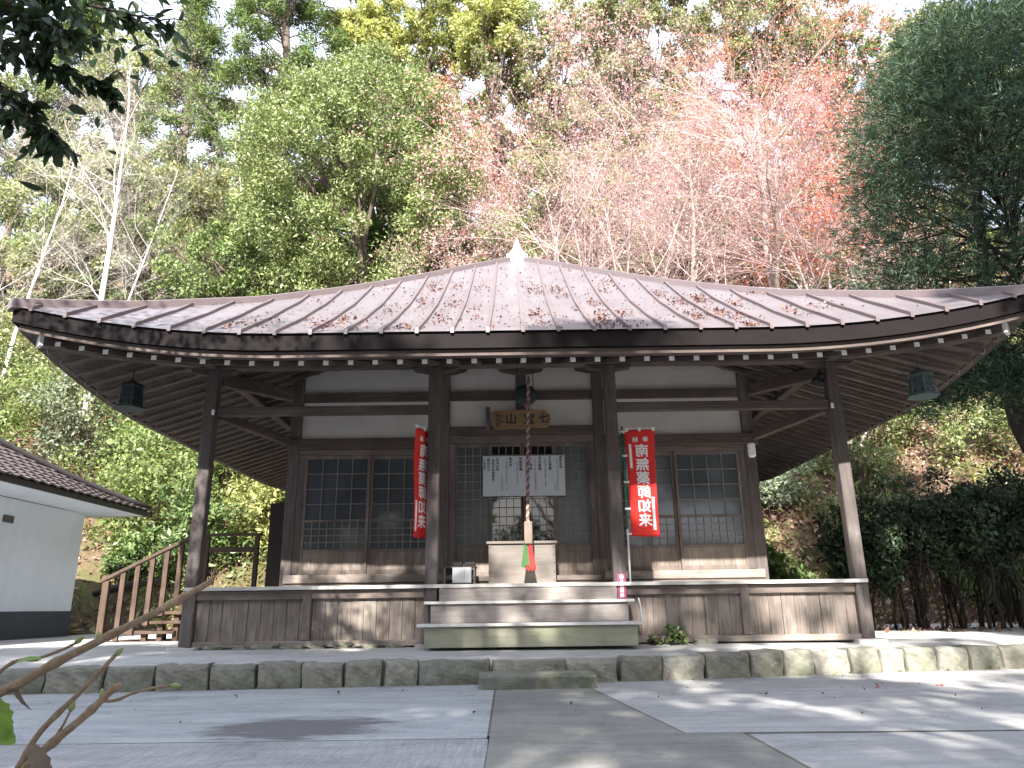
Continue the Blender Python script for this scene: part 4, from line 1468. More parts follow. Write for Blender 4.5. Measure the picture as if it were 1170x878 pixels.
G_BRIGHT = ((.18, .225, .075), (.145, .195, .06), (.225, .255, .11), (.115, .16, .055))
G_MID = ((.10, .15, .05), (.075, .12, .04), (.13, .175, .06))
G_PALE = ((.22, .25, .12), (.27, .28, .16), (.17, .21, .085), (.24, .24, .13))
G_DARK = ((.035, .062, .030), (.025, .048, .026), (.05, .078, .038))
G_CEDAR = ((.13, .185, .06), (.10, .155, .05), (.18, .21, .08), (.08, .125, .045))
G_CONIF = ((.045, .078, .052), (.034, .064, .044), (.064, .10, .064), (.09, .12, .078))
G_YELLOW = ((.42, .41, .16), (.37, .38, .15), (.30, .33, .13))
G_OLIVE = ((.19, .20, .065), (.24, .24, .08), (.14, .165, .055))

# --- big evergreen behind the left half of the roof
leafy_tree('evergreen_tree', 'big rounded bright green evergreen tree rising behind the left half of the roof', 'tree',
           (-5.0, 24, hz(-5.0, 24)), (-5.4, 24, 15.3), (4.5, 4.0, 5.5), 470, 1.2, 400, .11, G_BRIGHT + ((.26, .28, .14),), 11, 'leaf_gloss', r0=.3, fmin=.62, lump=.10, up=.8, n_limb=22)
leafy_tree('evergreen_tree', 'lower bright green tree at the foot of the big rounded evergreen, left of the finial', 'tree',
           (-1.2, 25.5, hz(-1.2, 25.5)), (-1.6, 25, 12.4), (2.9, 2.4, 2.6), 80, .9, 300, .12, G_BRIGHT, 12, 'leaf_gloss', r0=.16, fmin=.5)
leafy_tree('evergreen_tree', 'dense mid green tree crowding the left foot of the big rounded evergreen', 'tree',
           (-9.4, 24, hz(-9.4, 24)), (-9.6, 23.6, 11.4), (2.4, 2.2, 2.6), 70, .9, 280, .12, G_MID + G_BRIGHT[:2], 13, 'leaf_gloss', r0=.16, fmin=.5)

# --- cedars at the upper left
def cedar(label, x, y, h, rmax, seed, n=150, per=300, size=.2, cols=G_CEDAR):
    rng = np.random.default_rng(seed)
    z0 = hz(x, y)
    t = rng.uniform(.12, 1, n) ** .8
    r = rmax * (1 - t) ** .72 * rng.uniform(.55, 1.08, n)
    a = rng.uniform(0, 6.28, n)
    cl = np.stack([x + r * np.cos(a), y + r * np.sin(a), z0 + h * t - r * .22], 1)
    return leafy_tree('cedar_tree', label, 'tree', (x, y, z0), (x, y, z0 + h * .6), (rmax, rmax, h * .5), n, 1.15, per, size, cols, seed, 'leaf_soft', 'bark',
                      r0=.35, aspect=.26, up=.2, flat=.6, trunk_top=(x, y, z0 + h * .98), clumps=cl, outw=.9, n_limb=int(n * .6), rise=(.90, .98))
cedar('tall pale green cedar whose tip leaves the picture above the rounded evergreen', -12.0, 33, 27, 5.6, 21, 260, 330, .22)
cedar('slim cedar standing just left of the tallest cedar', -17.6, 35, 21, 3.6, 22, 130, 260, .22, G_CEDAR + G_PALE[:1])
cedar('dark green cedar behind the bare pale tree at the left edge', -26, 38, 20, 4.2, 23, 130, 240, .24, G_MID + G_DARK[:1])

# --- trees along the skyline
for nm, lab, x, y, zc, rx, rz, cols, seed, per in (
        ('yellow_tree', 'yellow leaved crown peeping over the top of the rounded evergreen', -8.3, 37, 33.6, 2.2, 2.0, G_YELLOW, 31, 260),
        ('yellow_tree', 'yellow leaved crown between the rounded evergreen and the pink maples', -1.0, 34, 31.4, 2.2, 2.7, G_YELLOW, 32, 260),
        ('olive_tree', 'olive green open-crowned tree with a grey trunk between the two yellow crowns', -5.4, 41, 37.0, 4.9, 5.6, G_OLIVE, 33, 240),
        ('hill_tree', 'pale washed green tree on the skyline above the middle of the maples', 7.6, 37, 33.5, 4.6, 3.9, G_PALE, 34, 220),
        ('hill_tree', 'pale green tree high on the slope above the left maple', 2.6, 35, 29.5, 4.4, 4.6, G_PALE, 40, 240),
        ('hill_tree', 'pale green tree on the skyline above the red tips of the maples', 14.6, 36, 32.0, 3.8, 3.8, G_PALE + G_OLIVE[:1], 35, 220),
        ('hill_tree', 'light green tree showing above the dark conifer at the right edge', 23.5, 34, 27.5, 4.0, 4.2, G_PALE, 36, 220),
        ('hill_tree', 'mid green tree on the skyline just left of the dark conifer top', 19.0, 37, 31.5, 3.2, 4.4, G_OLIVE + G_MID, 37, 220),
        ('hill_tree', 'thin pale tree against the white sky at the upper left corner', -21.5, 36, 30.0, 2.6, 3.0, G_PALE, 38, 110),
        ('hill_tree', 'second thin pale tree at the far upper left behind the dark hanging leaves', -27.0, 36, 27.0, 3.4, 4.6, G_PALE + G_MID, 39, 130)):
    zb = hz(x, y)
    leafy_tree(nm, lab, 'tree', (x, y, zb), (x, y, zc), (rx, rx * .9, rz), int(38 * rx), 1.0, per, .20, cols, seed, 'leaf', 'bark', r0=.24, fmin=.35, lump=.25, n_limb=int(9 * rx), rise=(.6, .85))

# --- darker wood filling the slope behind the maples and behind the bare tree
fill = [(-6.0, 31, 17.5, 5.0, 6.0, G_MID + G_OLIVE), (5.0, 34, 21.5, 4.2, 4.4, G_OLIVE + G_PALE), (8.6, 34.5, 23.5, 4.2, 4.6, G_MID + G_OLIVE), (-18.6, 33, 18.8, 3.8, 4.2, G_OLIVE + G_PALE), (-4.6, 29, 13.2, 4.2, 3.8, G_MID), (-4.4, 30.5, 20.6, 3.4, 3.4, G_MID + G_OLIVE), (-1.5, 31, 13.5, 3.4, 4.0, G_MID), (3.0, 32, 17.0, 4.2, 5.0, G_MID + G_OLIVE), (8.0, 31.5, 16.0, 4.0, 4.6, G_MID + G_DARK), (13.0, 32, 17.5, 4.2, 5.2, G_MID),
        (17.5, 31, 15.5, 3.8, 5.0, G_MID + G_OLIVE), (4.6, 39, 25.0, 5.2, 5.8, G_PALE + G_OLIVE), (12.0, 41, 26.5, 5.6, 6.4, G_OLIVE + G_MID), (20.0, 41, 26.0, 5.2, 5.6, G_PALE + G_MID),
        (-11.5, 29, 15.0, 3.6, 4.2, G_PALE + G_OLIVE), (-16.0, 30, 16.0, 3.8, 4.6, G_PALE + G_MID), (-21.0, 31, 15.8, 4.2, 4.4, G_PALE), (-26.5, 31, 16.5, 4.2, 5.0, G_MID + G_PALE), (-1.0, 43, 28.0, 5.4, 6.6, G_OLIVE), (27, 36, 22.5, 4.8, 6.0, G_MID)]
where = ['behind the big rounded evergreen', 'showing through the middle of the pink maples', 'showing through the upper right of the pink maples', 'between the two bare pale trees', 'low behind the trunk of the big evergreen', 'behind the upper right of the big evergreen', 'behind the ridge finial', 'right of the finial behind the maple stems', 'behind the middle maple stems', 'behind the right maple trunks', 'between the right maple and the conifer',
         'high behind the left maple', 'high behind the right maple', 'high behind the top of the conifer', 'right of the bare pale tree', 'behind the crown of the bare pale tree', 'left of the bare pale tree',
         'at the far left edge of the slope', 'high behind the second yellow crown', 'at the far right behind the conifer']
for i, (x, y, zc, rx, rz, cols) in enumerate(fill):
    tone = 'mid green' if cols[0] == G_MID[0] else ('pale green' if cols[0] == G_PALE[0] else 'olive green')
    leafy_tree('woodland_tree', f'{tone} woodland tree on the slope {where[i]}', 'tree', (x, y, hz(x, y)), (x, y, zc), (rx, rx * .8, rz), int(24 * rx), 1.15, 300, .20, cols, 60 + i, 'leaf', 'bark',
               group='woodland trees on the slope', r0=.2, fmin=.4, lump=.25, n_limb=int(9 * rx))

# --- bare maples with thin pink and red foliage behind the right half of the roof
PM = dict(levels=5, k=[5, 5, 5, 4, 3], n=[7, 8, 8, 8], ang=[40, 42, 40, 40], ratio=[.66, .60, .56, .58], rr=[.50, .46, .5, .6], taper=[.12, .22, .3, .4, .5],
          wob=[.09, .10, .12, .14, .16], trop=[.03, .0, -.01, .02, .05]); PM['from'] = [.36, .2, .12, .08]
PINK = ((.58, .41, .38), (.54, .33, .31), (.62, .49, .45), (.50, .23, .21), (.60, .45, .41))
RED = ((.50, .12, .08), (.56, .19, .10), (.60, .29, .16), (.44, .10, .085))
def red_patch(t, tips, cx, cz, r, n, cols, seed):
    """extra coloured leaves where a part of the crown has kept them"""
    rng = np.random.default_rng(seed)
    n = int(n * 1.5)
    w = np.exp(-(np.hypot(tips[:, 0] - cx, tips[:, 2] - cz) / r) ** 2) + 1e-6
    P0 = tips[rng.choice(len(tips), n, p=w / w.sum())] + rng.normal(size=(n, 3)) * .14
    v, f, c = leaf_geo(rng, P0, .068, .7, cols, .9, droop=.25)
    np_mesh('coloured_foliage', v, f, M['leaf_red'], c, t)
for i, (x, y, lab, stems, seed, nl, cols, patches) in enumerate((
        (3.0, 21.5, 'many stemmed maple with bare pale twigs and thin pink leaves right of the finial',
         [((-.36, -.05, 1), 9.6, .09), ((-.12, .1, 1), 10.8, .10), ((.14, -.1, 1), 10.4, .09), ((-.62, 0, .9), 7.8, .075), ((.40, .1, 1), 9.2, .07)], 101, 15000, PINK, [(-1.4, 16.0, 1.3, 2200, RED + PINK), (-1.2, 12.8, 1.3, 2600, PINK[1:4]), (2.5, 17.5, 2.2, 2500, PINK)]),
        (8.3, 22.5, 'thick trunked maple with pink twigs and red upper leaves left of the conifer',
         [((.02, 0, 1), 10.8, .25), ((.34, .05, 1), 10.0, .11), ((-.36, -.05, 1), 9.4, .09), ((.58, 0, .9), 8.4, .075)], 103, 15000, PINK, [(10.0, 17.8, 1.7, 5500, RED), (7.0, 18.8, 1.3, 1800, RED[1:3]), (8.3, 15.5, 2.2, 3000, PINK[1:4])]),
        (9.7, 21.2, 'leaning maple with scarlet leaves beside the dark conifer',
         [((.10, 0, 1), 9.0, .11), ((-.18, .1, 1), 9.2, .085), ((.26, 0, .9), 6.6, .07)], 105, 11000, PINK + RED[2:3], [(9.8, 12.8, 1.3, 3200, RED), (9.0, 11.2, 1.0, 1800, RED)]),
        (5.8, 23.5, 'slender maple with straight pale twin stems in the middle of the pink crowns',
         [((-.06, 0, 1), 10.6, .12), ((.14, .1, 1), 10.4, .10), ((-.3, 0, 1), 9.0, .08)], 107, 10000, PINK, []))):
    t_, tips_ = bare_tree('maple_tree', lab, (x, y, hz(x, y)), stems, PM, seed, 'bark_maple', nl, .062, cols, leafsp=.14, twigm='twig_maple')
    for j, (cx_, cz_, r_, n_, cc_) in enumerate(patches):
        red_patch(t_, tips_, cx_, cz_, r_, n_, cc_, seed * 10 + j)

# --- bare pale trees at the left
PB = dict(levels=5, k=[7, 6, 5, 4, 3], n=[14, 8, 7, 7], ang=[50, 42, 40, 40], ratio=[.46, .55, .55, .58], rr=[.30, .42, .5, .6], taper=[.10, .25, .3, .4, .5],
          wob=[.03, .09, .12, .14, .16], trop=[.02, .05, .03, .02, .02]); PB['from'] = [.28, .15, .12, .08]
for x, y, lab, stems, seed, bk, nl, cols in (
        (-13.4, 22.6, 'leafless pale grey tree with a straight white trunk at the left', [((.02, 0, 1), 13.5, .13), ((.20, .05, 1), 9.5, .06)], 111, 'bark_pale', 2500, ((.5, .40, .36), (.42, .36, .24))),
        (-17.4, 24.0, 'second leafless pale tree further left with slanting limbs', [((.08, 0, 1), 11.5, .09), ((-.3, .05, 1), 9.0, .07)], 113, 'bark_pale', 2200, ((.5, .40, .36), (.42, .36, .24))),
        (-9.9, 26.5, 'thin leafless pinkish tree between the bare white trunk and the rounded evergreen', [((-.12, 0, 1), 11.0, .08), ((.15, .05, 1), 8.5, .06)], 115, 'bark_maple', 2500, PINK)):
    bare_tree('bare_tree', lab, (x, y, hz(x, y)), stems, PB, seed, bk, nl, .06, cols, leafsp=.14)

# --- dark conifer at the right
def conifer(seed):
    rng = np.random.default_rng(seed)
    x0, y0 = 8.60, 11.6
    base = (x0 - .1, y0, .2)
    n = 520
    t = rng.uniform(0, 1, n)
    zc = 4.35 + 6.95 * t
    prof = 2.35 * np.sqrt(np.clip(1 - (np.abs(t - .33) / .69) ** 2.3, .02, 1))
    a = rng.uniform(0, 6.28, n); f = rng.uniform(.45, 1.05, n) ** .6 * (1 + .30 * np.maximum(rng.normal(size=n), -.6) * .8 * (.4 + .6 * np.sin(a * 3 + t * 9) ** 2))
    cl = np.stack([x0 + prof * f * np.cos(a), y0 + prof * f * np.sin(a), zc - .28 * f], 1)
    # drooping lower boughs reaching left over the hedge
    lo = []
    for k in range(44):
        s = rng.uniform(.2, 1)
        lo.append((x0 - 2.75 * s + rng.normal() * .2, y0 - .7 - rng.uniform(0, .6), 4.15 - .5 * s + rng.normal() * .12))
    cl = np.concatenate([cl, np.array(lo)])
    t_ = thing('conifer_tree', 'tall dense dark green conifer standing right of the hall', 'tree', base)
    sp = rng.uniform(.13, .23, len(cl))
    # needle sprays: tufts of long narrow leaves around short twigs
    tuft = np.repeat(cl, 34, axis=0) + rng.normal(size=(len(cl) * 34, 3)) * np.repeat(sp * 1.5, 34)[:, None] * np.array([1, 1, .72])
    outd = unit(tuft - np.array([x0, y0, 0]) * np.array([1, 1, 0]) - np.stack([0 * tuft[:, 0], 0 * tuft[:, 0], tuft[:, 2]], 1))
    per = 11
    P = np.repeat(tuft, per, axis=0) + rng.normal(size=(len(tuft) * per, 3)) * .035
    od = np.repeat(unit(outd + rng.normal(size=outd.shape) * .5 + np.array([0, 0, .15])), per, axis=0)
    v, f_, c = leaf_geo(rng, P, .112, .13, G_CONIF, .4, out=od * 1.5, cvar=.22)
    c = c * np.repeat(np.repeat(rng.uniform(.75, 1.3, len(tuft)), per), 4)[:, None]
    np_mesh('crown', v, f_, M['leaf_soft'], c, t_)
    tr = np.array([np.interp(np.linspace(-.1, 11, 14), (-.1, 1.8, 3.6, 5.5, 8, 11), (9.25, 8.62, 8.0, 7.95, 8.25, 8.5)), np.full(14, y0), np.linspace(-.1, 11, 14)]).T
    V, F = tubes_geo([(tr, np.linspace(.19, .03, 14))], 12)
    lines = []
    for q in cl[rng.permutation(len(cl))[:170]]:
        zz = min(max(q[2] - rng.uniform(.2, .9), 3.7), 10.7)
        a_ = np.array([x0, y0, zz])
        lines.append((line_pts(a_, q, 6, .1, rng, .05), np.linspace(.03, .006, 6)))
    V2, F2 = tubes_geo(lines, 5)
    np_mesh('trunk', np.concatenate([V, V2]), np.concatenate([F, F2 + len(V)]), M['bark_dark'], None, t_, smooth=True)
conifer(41)

# --- shrubs
def shrub(name, label, x, y, z, rx, ry, rz, n, size, cols, seed, mat='leaf', stems=6, group=None, legs=.25, aspect=.45, cat='shrub', lean=.25, bark_='bark_dark', up=.6):
    rng = np.random.default_rng(seed)
    t = thing(name, label, cat, (x, y, z), group)
    h0 = rz * 2 * legs
    c0 = (x, y, z + h0 + rz * (1 - legs))
    nc = max(14, int(n / 140))
    cl = dome_clumps(rng, c0, (rx, ry, rz * (1 - legs)), nc, .45, .22)
    per = max(10, n // nc)
    P, g = clump_points(rng, cl, per, min(rx, rz) * rng.uniform(.16, .34, nc), .8)
    v, f, c = leaf_geo(rng, P, size, aspect, cols, up, out=g * .5, nout=g * .9)
    c = c * np.repeat(np.repeat(rng.uniform(.8, 1.25, nc), per), 4)[:, None]
    np_mesh('foliage', v, f, M[mat], c, t)
    lines = []
    for k in range(stems):
        b = np.array([x + rng.normal() * rx * lean, y + rng.normal() * ry * lean, z - .1])
        q = cl[np.argmin(np.hypot(cl[:, 0] - b[0], cl[:, 1] - b[1]) + rng.uniform(0, .25, nc))]
        pts = line_pts(b, q, 7, 0, rng, .03)
        lines.append((pts, np.linspace(.012 + .012 * rz, .007, 7)))
        for _ in range(5):
            e = cl[rng.integers(0, nc)]
            lines.append((line_pts(pts[rng.integers(2, 5)], e, 5, .03, rng, .03), np.linspace(.009, .004, 5)))
    V, F = tubes_geo(lines, 5)
    np_mesh('stems', V, F, M[bark_], None, t, smooth=True)
    return t

# hedge of dark thin-stemmed shrubs at the right
hd = [(6.0, 13.3, .8, 1.05), (6.6, 12.8, .9, 1.22), (7.25, 13.4, 1.0, 1.30), (7.9, 12.7, .95, 1.28), (8.55, 13.3, 1.05, 1.36), (9.3, 12.8, 1.0, 1.36), (10.0, 13.4, 1.05, 1.42), (10.8, 12.9, 1.05, 1.42), (11.6, 13.6, 1.1, 1.5)]
HW = ['nearest the hall', 'second from the hall', 'third from the hall', 'fourth from the hall', 'fifth from the hall', 'sixth from the hall', 'seventh from the hall',
      'eighth from the hall', 'ninth from the hall']
for i, (x, y, r, h) in enumerate(hd):
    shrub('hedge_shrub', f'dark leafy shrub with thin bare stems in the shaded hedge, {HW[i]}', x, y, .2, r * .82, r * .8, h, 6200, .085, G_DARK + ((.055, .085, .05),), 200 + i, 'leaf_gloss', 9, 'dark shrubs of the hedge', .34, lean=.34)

# bushes on the sunlit slope left of the hall
lb = [('broad light green bush on the slope above the tip of the storehouse roof', -9.2, 18.6, 1.5, 1.5, G_BRIGHT), ('pale green bush low on the slope behind the handrail', -7.3, 17.6, 1.15, 1.0, G_MID),
      ('yellowish bush on the slope seen past the veranda railing', -5.6, 18.2, 1.2, 1.1, G_YELLOW + G_OLIVE + G_OLIVE), ('glossy green bush right of the black lantern', -7.6, 19.6, 1.35, 1.35, G_BRIGHT),
      ('dense green bush under the black lantern', -9.9, 20.6, 1.6, 1.5, G_MID + G_BRIGHT), ('grey green feathery bush left of the black lantern', -12.0, 20.4, 1.4, 1.7, ((.13, .155, .10), (.17, .19, .12))),
      ('large leafy bush at the left edge above the storehouse roof', -14.6, 20.2, 1.8, 1.5, G_BRIGHT), ('bright bush half way up the slope under the eave tip', -13.6, 23.6, 1.7, 1.5, G_PALE + G_BRIGHT),
      ('dark green bush at the far left edge under the bare trees', -17.6, 22.5, 1.8, 1.8, G_MID + G_DARK), ('pale bush beside the white trunk above the eave', -11.8, 25.0, 1.8, 1.5, G_PALE),
      ('olive bush on the slope between the white trunk and the dense mid green tree', -9.0, 22.4, 1.5, 1.4, G_OLIVE), ('low green bush on the bank behind the fallen log', -8.9, 18.0, .8, .6, G_MID),
      ('yellow tinged bush beside the dark shutter housing', -4.4, 19.6, 1.5, 1.2, G_YELLOW + G_MID), ('wide pale bush high at the left edge of the slope', -18.5, 26.0, 2.0, 1.6, G_PALE + G_OLIVE),
      ('leafy bush above the yellowish one, tucked under the left eave', -6.6, 21.6, 1.5, 1.3, G_BRIGHT + G_MID)]
for i, (lab, x, y, r, h, cols) in enumerate(lb):
    shrub('bush', lab, x, y, hz(x, y) - .1, r, r * .9, h, 7000, .115, cols, 300 + i, 'leaf_gloss' if i % 2 else 'leaf', 6, 'bushes on the slope left of the hall', .05)
rb = [('sunny pale bush on the slope just above the hedge', 8.3, 17.6, 1.1, .8, G_PALE), ('sunny yellowish green bush high on the slope right of the corner post', 8.9, 22.6, 1.5, 1.2, G_PALE + G_YELLOW), ('feathery pale green bush on the slope seen between the hall and the corner post', 6.3, 18.6, .9, 1.0, ((.22, .26, .18), (.28, .31, .24))), ('light green bush half way up the slope right of the corner post', 9.2, 20.0, 1.2, 1.0, G_BRIGHT + G_PALE),
      ('bright bamboo like bush on the slope under the green lantern', 10.6, 21.5, 1.4, 1.2, G_PALE), ('pale bush on the slope left of the conifer trunk', 12.6, 20.6, 1.4, 1.2, G_PALE + G_BRIGHT),
      ('leafy bush rising behind the shaded hedge', 10.6, 16.8, 1.1, 1.0, G_MID), ('low green bush at the foot of the slope beside the core wall', 5.5, 16.9, .7, .6, G_MID)]
for i, (lab, x, y, r, h, cols) in enumerate(rb):
    shrub('bush', lab, x, y, hz(x, y) - .1, r, r * .9, h, 5000, .11, cols, 330 + i, 'leaf', 6, 'bushes on the slope right of the hall', .05)

# weed beside the steps
shrub('weed', 'small green weed growing at the foot of the skirting right of the steps', 1.84, 9.02, ZP - .01, .10, .07, .11, 170, .055, G_MID, 350, 'leaf', 4, None, .05, .7, 'plant')
shrub('weed', 'tiny low weed just left of the taller weed by the steps', 1.62, 9.03, ZP - .01, .08, .05, .045, 90, .04, G_MID, 351, 'leaf', 3, None, .05, .8, 'plant')

# --- undergrowth and litter on the slope
rng = np.random.default_rng(500)
def slope_points(n, x0, x1, y0, y1, thr, sc, seed):
    r = np.random.default_rng(seed)
    ph = r.uniform(0, 6.28, 8)
    x = r.uniform(x0, x1, n * 4); y = r.uniform(y0, y1, n * 4)
    m = np.sin(x * sc + ph[0]) * np.sin(y * sc * 1.1 + ph[1]) + .6 * np.sin(x * sc * 2.3 + y * sc * 1.7 + ph[2]) + .4 * np.sin(x * sc * 4.1 - y * sc * 3.7 + ph[3])
    k = (m > thr) & (hill_z(x, y) > .05)
    x, y = x[k][:n], y[k][:n]
    return np.stack([x, y, hill_z(x, y)], 1)
B = slope_points(9000, -26, 24, 15.8, 34, -.15, 1.0, 501)
P = np.repeat(B, 15, axis=0) + rng.normal(size=(len(B) * 15, 3)) * np.array([.16, .16, .12]) + np.stack([np.zeros(len(B) * 15)] * 2 + [np.abs(rng.normal(size=len(B) * 15)) * .32], 1)
v, f, c = leaf_geo(rng, P, .17, .26, G_PALE + G_BRIGHT + G_OLIVE, .5)
c = c * np.repeat(np.repeat(rng.uniform(.75, 1.3, len(B)), 15), 4)[:, None]
tag(np_mesh('undergrowth', v, f, M['leaf'], c), 'pale green undergrowth covering the slope', 'undergrowth', kind='stuff')
B = slope_points(30000, -22, 22, 15.6, 27, -2, 1.0, 502)
P = B + np.array([0, 0, .04]) + rng.normal(size=B.shape) * np.array([.05, .05, .025])
v, f, c = leaf_geo(rng, P, .11, .6, ((.30, .17, .11), (.22, .12, .08), (.40, .27, .20), (.15, .085, .06), (.46, .36, .28)), 1.6)
tag(np_mesh('leaf_litter', v, f, M['leaf_dry'], c), 'fallen brown leaves covering the slope', 'leaf litter', kind='stuff')
B = slope_points(11000, 4.5, 14, 15.6, 23, -2, 1.0, 503)
P = B + np.array([0, 0, .05]) + rng.normal(size=B.shape) * np.array([.05, .05, .03])
v, f, c = leaf_geo(rng, P, .12, .6, ((.34, .22, .15), (.26, .15, .10), (.44, .32, .24), (.18, .10, .07), (.50, .40, .32)), 1.4)
tag(np_mesh('bank_litter', v, f, M['leaf_dry'], c), 'pale brown fallen leaves on the bank right of the hall', 'leaf litter', kind='stuff')
n = 420
x = rng.uniform(-6, 7, n)
y = np.array([edge_y(q) for q in x]) - np.abs(rng.normal(size=n)) * np.where(rng.uniform(size=n) < .6, .06, 1.6) - .01
P = np.stack([x, y, .008 + 0 * x], 1)
v, f, c = leaf_geo(rng, P, .022, .6, ((.10, .075, .05), (.16, .11, .07), (.07, .06, .045), (.2, .14, .09)), 4.0)
tag(np_mesh('ground_litter', v, f, M['leaf_dry'], c), 'specks of dry leaf litter strewn on the concrete along the edging', 'leaf litter', kind='stuff')
n = 2600
x = rng.uniform(4.9, 15, n); y = rng.uniform(11.2, 15.6, n)
P = np.stack([x, y, .245 + np.abs(rng.normal(size=n)) * .015], 1)
v, f, c = leaf_geo(rng, P, .085, .6, ((.20, .10, .065), (.14, .075, .05), (.28, .17, .12)), 2.0)
tag(np_mesh('bed_litter', v, f, M['leaf_dry'], c), 'brown leaves lying on the earth under the hedge', 'leaf litter', kind='stuff')

# fallen maple leaves on the roof, caught in drifts along the seams
rng = np.random.default_rng(600)
PP = []
for k in range(72):
    m_ = rng.integers(-9, 10)
    d = rng.uniform(2.2, W - .1)
    a = m_ * .385 + rng.uniform(.03, .16)
    if abs(a) > d - .2: continue
    nl = int(rng.uniform(12, 70) * (1.4 if m_ > -2 else .8))
    dd = d + rng.normal(size=nl) * .16 + (0)
    aa = a + np.abs(rng.normal(size=nl)) * .09 * (1 + 1.2 * rng.uniform())
    PP += [side_pt(0, min(q, W - .02), b, roof_z(min(q, W - .02), b) + .006) for q, b in zip(dd, aa)]
for k in range(1500):
    d = rng.uniform(1.0, W - .05); a = rng.normal() * 2.2
    if abs(a) < d - .05: PP.append(side_pt(0, d, a, roof_z(d, a) + .006))
P = np.array(PP)
v, f, c = leaf_geo(rng, P, .030, .8, ((.20, .085, .06), (.25, .12, .085), (.15, .065, .05), (.28, .17, .13)), 3.2, fold=.1)
tag(np_mesh('fallen_leaves', v, f, M['leaf_dry'], c), 'reddish fallen maple leaves lying in drifts on the roof', 'fallen leaves', kind='stuff')
for i, (x, y) in enumerate(((3.15, 7.0), (3.22, 7.06), (3.75, 7.1), (-1.55, 7.0), (2.0, 6.5), (-.3, 5.6), (-2.4, 6.9))):
    r_ = np.random.default_rng(700 + i)
    v, f, c = leaf_geo(r_, np.array([[x, y, .012]] * 3) + r_.normal(size=(3, 3)) * np.array([.008, .008, .002]), .035, .7, ((.45, .05, .05),) if i < 3 else ((.12, .09, .06),), 4.0)
    tag(np_mesh('fallen_leaf', v, f, M['leaf_dry'], c, None, (x, y, .01)), (f'tiny {"red" if i < 3 else "brown"} fallen leaf lying on the concrete, ' + ['left one of the pair on the right', 'right one of the pair on the right', 'single one at the right', 'near the left edging stones', 'right of the old path', 'left of the old path', 'below the left end of the edging'][i]), 'leaf', 'stray leaves on the concrete')

# --- tree whose dark leaves hang into the upper left corner
def overhang():
    rng = np.random.default_rng(801)
    base = (-5.2, 2.2, 0)
    t = thing('overhanging_tree', 'shaded broadleaf tree whose dark leafy branch hangs in at the upper left', 'tree', base)
    lines = [(line_pts((-5.2, 2.2, -.1), (-4.9, 2.3, 6.5), 10, 0, rng, .03), np.linspace(.16, .07, 10))]
    V, F = tubes_geo(lines, 10)
    br = [[(-5.0, 2.3, 4.6), (-4.0, 3.2, 4.75), (-3.1, 3.6, 4.5), (-2.55, 3.6, 4.2), (-2.05, 3.6, 4.06)],
          [(-4.0, 3.2, 4.75), (-3.3, 3.5, 4.2), (-2.9, 3.5, 3.85), (-2.55, 3.5, 3.66), (-2.22, 3.5, 3.5)],
          [(-3.3, 3.5, 4.2), (-3.0, 3.5, 3.75), (-2.8, 3.5, 3.48), (-2.66, 3.5, 3.34), (-2.50, 3.5, 3.2)],
          [(-4.0, 3.2, 4.75), (-3.4, 3.4, 4.9), (-2.8, 3.5, 4.7), (-2.3, 3.5, 4.45), (-2.0, 3.5, 4.28)],
          [(-3.3, 3.5, 4.2), (-3.0, 3.4, 4.1), (-2.75, 3.4, 3.98), (-2.55, 3.4, 3.86), (-2.42, 3.4, 3.76)]]
    tw, lp, ld = [], [], []
    for b in br:
        b = np.array(b); tw.append((b, np.linspace(.028, .005, len(b))))
        for _ in range(34):
            s = rng.uniform(.28, 1) ** .8 * (len(b) - 1); i = min(int(s), len(b) - 2)
            q = b[i] + (b[i + 1] - b[i]) * (s - i)
            d = unit((b[i + 1] - b[i] + rng.normal(size=3) * np.array([.28, .3, .22]) + np.array([.1, 0, -.06]))[None])[0]
            if s > 2.7: d = unit((d + np.array([.3, 0, -.5]) * rng.uniform(0, 1))[None])[0]
            L = rng.uniform(.10, .26) * (1.0 if s < 2.6 else .55)
            e = q + d * L
            tw.append((line_pts(q, e, 5, .01), np.linspace(.005, .002, 5)))
            for u in np.linspace(.2, 1, 6):
                lp.append(q + d * L * u); ld.append(d + np.array([0, 0, -.55]) + rng.normal(size=3) * .55)
    # upper mass beyond the picture's corner
    c2 = np.array([-4.4, 3.1, 5.9]) + rng.normal(size=(900, 3)) * np.array([1.0, .9, .8])
    for q in c2:
        for _ in range(6):
            lp.append(q + rng.normal(size=3) * .12); ld.append(rng.normal(size=3) + np.array([0, 0, -.4]))
    # lighter mass on the corner itself
    c3 = np.array([-2.95, 3.6, 4.42]) + rng.normal(size=(120, 3)) * np.array([.30, .25, .17])
    for q in c3:
        for _ in range(5):
            lp.append(q + rng.normal(size=3) * .06); ld.append(rng.normal(size=3) + np.array([.3, 0, -.5]))
    lp, ld = np.array(lp), np.array(ld)
    pal = np.array([(.028, .05, .022), (.02, .036, .018), (.045, .08, .028)])
    n = len(lp)
    v, f, c = blade_geo(lp, ld + rng.normal(size=(n, 3)) * .15, rng.normal(size=(n, 3)) + np.array([0, -.2, 1.4]), .105 * rng.uniform(.6, 1.2, n), .047 * rng.uniform(.7, 1.2, n), pal[rng.integers(0, 3, n)])
    np_mesh('crown', v, f, M['leaf_gloss'], c, t)
    V2, F2 = tubes_geo(tw, 5)
    np_mesh('trunk', np.concatenate([V, V2]), np.concatenate([F, F2 + len(V)]), M['bark_dark'], None, t, smooth=True)
overhang()

